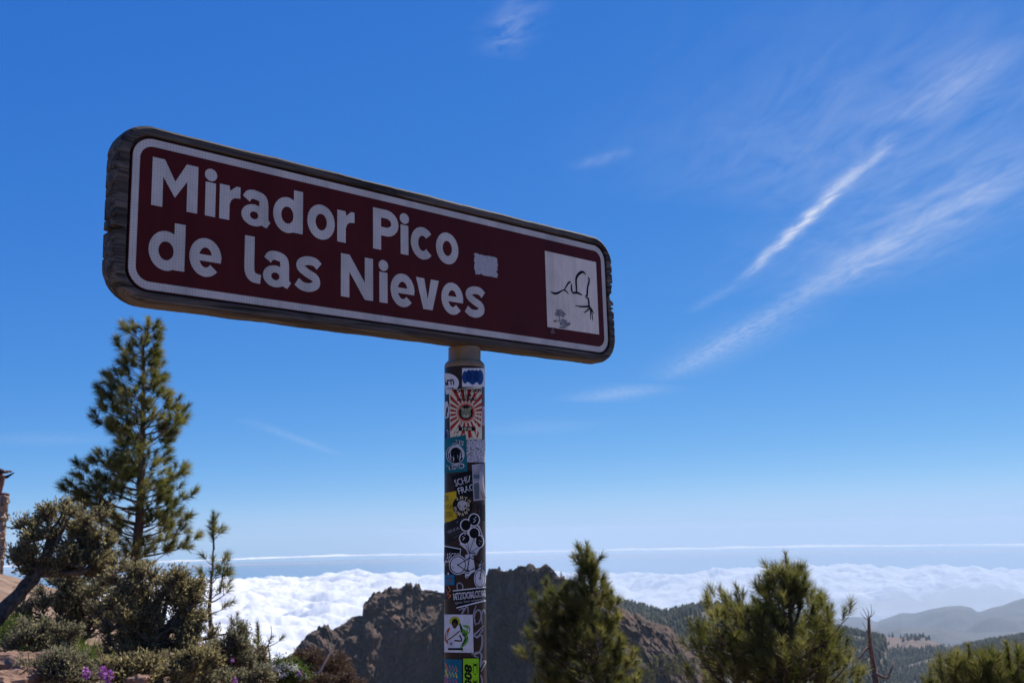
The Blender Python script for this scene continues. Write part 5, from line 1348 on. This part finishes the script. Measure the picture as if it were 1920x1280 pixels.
# the person: crouching on top, mostly outside the frame
M_skin = surf('skin', (0.16, 0.07, 0.042), (0.21, 0.095, 0.06), 10, 0.6); M_cloth = surf('black_cloth', (0.012, 0.012, 0.016), (0.022, 0.022, 0.028), 20, 0.9); M_hair = surf('dark_hair', (0.012, 0.009, 0.007), (0.03, 0.02, 0.015), 40, 0.6)
M_shoe = surf('brown_shoe', (0.10, 0.035, 0.028), (0.15, 0.06, 0.045), 20, 0.7)
pb = np.append(at(-25, 930, PD)[:2], ptop + 0.012)
person = empty('person', pb); person.rotation_euler = (0, 0, PYAW); tag(person, 'person in black crouching on the stone pillar at the left edge', 'person')


def skin_mesh(name, verts, edges, radii, mat, parent, sub=2, root_i=0):
    me = bpy.data.meshes.new(name); me.from_pydata([tuple(v) for v in verts], edges, []); o = bpy.data.objects.new(name, me); COL.objects.link(o)
    o.modifiers.new('skin', 'SKIN'); sv = me.skin_vertices[0].data
    for i, r_ in enumerate(radii): sv[i].radius = (r_, r_); sv[i].use_root = i == root_i
    sb = o.modifiers.new('sub', 'SUBSURF'); sb.levels = sb.render_levels = sub; o.modifiers['skin'].use_smooth_shade = True
    dg = bpy.context.evaluated_depsgraph_get(); m2 = bpy.data.meshes.new_from_object(o.evaluated_get(dg)); bpy.data.objects.remove(o)
    m2.materials.clear(); m2.materials.append(mat); m2.name = name; m2.polygons.foreach_set('use_smooth', [True] * len(m2.polygons))
    o = bpy.data.objects.new(name, m2); COL.objects.link(o); o.parent = parent; return o


# local frame: x towards the right of the photo (the way the person faces), z up, metres; hips low, knees up
J = dict(pelvis=(-.12, 0, .30), spine=(-.15, 0, .52), chest=(-.06, 0, .74), neck=(0.01, 0, .90), head=(.05, 0, .99), crown=(.055, 0, 1.12))
V_, E_, R_ = [], [], []
def jt(p, r_, parent=None):
    V_.append(p); R_.append(r_)
    if parent is not None: E_.append((parent, len(V_) - 1))
    return len(V_) - 1
i0 = jt(J['pelvis'], .15); i1 = jt(J['spine'], .135, i0); i2 = jt(J['chest'], .15, i1); i3 = jt(J['neck'], .055, i2); i4 = jt((.035, 0, .95), .075, i3); i5 = jt((.05, 0, 1.04), .098, i4); i6 = jt((.045, 0, 1.12), .07, i5)
for sy in (-1, 1):
    h = jt((-.08, sy * .10, .28), .105, i0); kn = jt((.29, sy * .15, .47), .066, h); cf = jt((.27, sy * .15, .28), .056, kn); an = jt((.255, sy * .14, .08), .036, cf); he = jt((.25, sy * .14, .045), .036, an); toe = jt((.43, sy * .15, .03), .030, he)
    sh = jt((-.03, sy * .18, .80), .065, i2); el = jt((.12, sy * .25, .58), .046, sh); wr = jt((.31, sy * .13, .54), .030, el); pm = jt((.36, sy * .11, .545), .036, wr)
    for f_, (dy, dz, l) in enumerate([(-.030, .008, .075), (-.010, .012, .085), (.010, .010, .082), (.028, .004, .065)]):
        a = jt((.395, sy * .11 + dy, .545 + dz), .010, pm); b2 = jt((.395 + l * .55, sy * .11 + dy, .550 + dz), .009, a); jt((.395 + l * .8, sy * .11 + dy, .53 + dz), .008, b2)
    th_ = jt((.375, sy * .11 - sy * .045, .53), .011, pm); jt((.41, sy * .11 - sy * .055, .545), .009, th_)
skin_mesh('body', V_, E_, R_, M_skin, person)
# clothes follow the same joints, a little wider
skin_mesh('shirt', [J['pelvis'], J['spine'], J['chest'], (-.01, 0, .85), (-.03, -.18, .80), (.12, -.25, .58), (-.03, .18, .80), (.12, .25, .58), (.31, -.13, .54), (.31, .13, .54)], [(0, 1), (1, 2), (2, 3), (2, 4), (4, 5), (2, 6), (6, 7), (5, 8), (7, 9)], [.165, .155, .17, .085, .082, .062, .082, .062, .042, .042], M_cloth, person)
skin_mesh('shorts', [(-.12, 0, .31), (-.08, -.10, .28), (.22, -.14, .435), (-.08, .10, .28), (.22, .14, .435)], [(0, 1), (1, 2), (0, 3), (3, 4)], [.165, .125, .088, .125, .088], M_cloth, person)
for sy in (-1, 1): skin_mesh('shoe', [(.23, sy * .14, .05), (.33, sy * .145, .045), (.45, sy * .15, .035)], [(0, 1), (1, 2)], [.050, .045, .036], M_shoe, person)
skin_mesh('hair', [(.0, 0, 1.02), (.02, 0, 1.11), (.05, 0, 1.145), (-.03, 0, .95)], [(0, 1), (1, 2), (0, 3)], [.098, .095, .075, .07], M_hair, person)
fb = []
for sy in (-1, 1): skin_mesh('eye', [(.138, sy * .033, 1.05), (.146, sy * .033, 1.05)], [(0, 1)], [.012, .010], M_hair, person, 1)
skin_mesh('nose', [(.135, 0, 1.05), (.160, 0, 1.025), (.150, 0, 1.015)], [(0, 1), (1, 2)], [.012, .016, .012], M_skin, person, 1); skin_mesh('mouth', [(.135, -.02, .985), (.142, 0, .983), (.135, .02, .985)], [(0, 1), (1, 2)], [.006, .007, .006], M_shoe, person, 1)
# dark wedge-shaped thing held out in front
hx = at(4, 897, PD); tipx = at(27, 886, PD); _ri = np.array([math.cos(PYAW), math.sin(PYAW), 0]); w0 = np.array([(hx - pb) @ _ri, 0, (hx - pb)[2]]); w1 = np.array([(tipx - pb) @ _ri, 0, (tipx - pb)[2]])
wv = [(w0[0] - .02, -.10, w0[2] - .03), (w0[0] - .02, .10, w0[2] - .03), (w0[0] - .01, .10, w0[2] + .035), (w0[0] - .01, -.10, w0[2] + .035), (w1[0], -.05, w1[2] - .004), (w1[0], .05, w1[2] - .004), (w1[0] - .01, .05, w1[2] + .012), (w1[0] - .01, -.05, w1[2] + .012), ((w0[0] + w1[0]) / 2, -.085, w0[2] + .020), ((w0[0] + w1[0]) / 2, .085, w0[2] + .020), ((w0[0] + w1[0]) / 2, .085, w0[2] + .085), ((w0[0] + w1[0]) / 2, -.085, w0[2] + .085)]
o = mesh_obj('dark_folder', wv, [(0, 3, 2, 1), (0, 1, 9, 8), (1, 2, 10, 9), (2, 3, 11, 10), (3, 0, 8, 11), (8, 9, 5, 4), (9, 10, 6, 5), (10, 11, 7, 6), (11, 8, 4, 7), (4, 5, 6, 7)], M_cloth, loc=tuple(pb)); o.rotation_euler = (0, 0, PYAW); tag(o, 'dark pointed flat object held out by the crouching person', 'folder')

# ------------------------------------------------------------------ the air
m_, gr = new_mat('air_haze')
vol = gr.n('ShaderNodeVolumePrincipled', ins={'Color': (0.47, 0.60, 0.76, 1), 'Density': 7.2e-5, 'Anisotropy': 0.2})
vol.inputs['Density Attribute'].default_value = ''
o_ = gr.n('ShaderNodeOutputMaterial'); gr.link(vol.outputs[0], o_.inputs['Volume'])
m_.cycles.homogeneous_volume = True
x0, x1, y0, y1, z0, z1 = -1200, 13000, -400, 18000, -1101, 40
hv = [(x, y, z) for x in (x0, x1) for y in (y0, y1) for z in (z0, z1)]
hf = [(0, 1, 3, 2), (4, 6, 7, 5), (0, 4, 5, 1), (2, 3, 7, 6), (0, 2, 6, 4), (1, 5, 7, 3)]
haze = mesh_obj('haze', hv, hf, m_); tag(haze, kind='stuff', label='pale blue haze in the air over the valley')

# members of the same kind share a group
for o_ in S.objects:
    if o_.parent is None and 'label' in o_ and 'group' not in o_ and o_.get('kind') is None:
        b_ = o_.name.split('.')[0]
        gname = {'pine_tree': 'pines round the viewpoint', 'pine_sapling': 'young pines on the bank', 'olive_shrub': 'shrubs on the bank', 'grey_shrub': 'shrubs on the bank', 'low_bush': 'shrubs on the bank',
                 'dry_shrub': 'shrubs on the bank', 'flowering_shrub': 'shrubs on the bank', 'dead_branch': 'bare twigs on the bank'}.get(b_)
        if gname: o_['group'] = gname
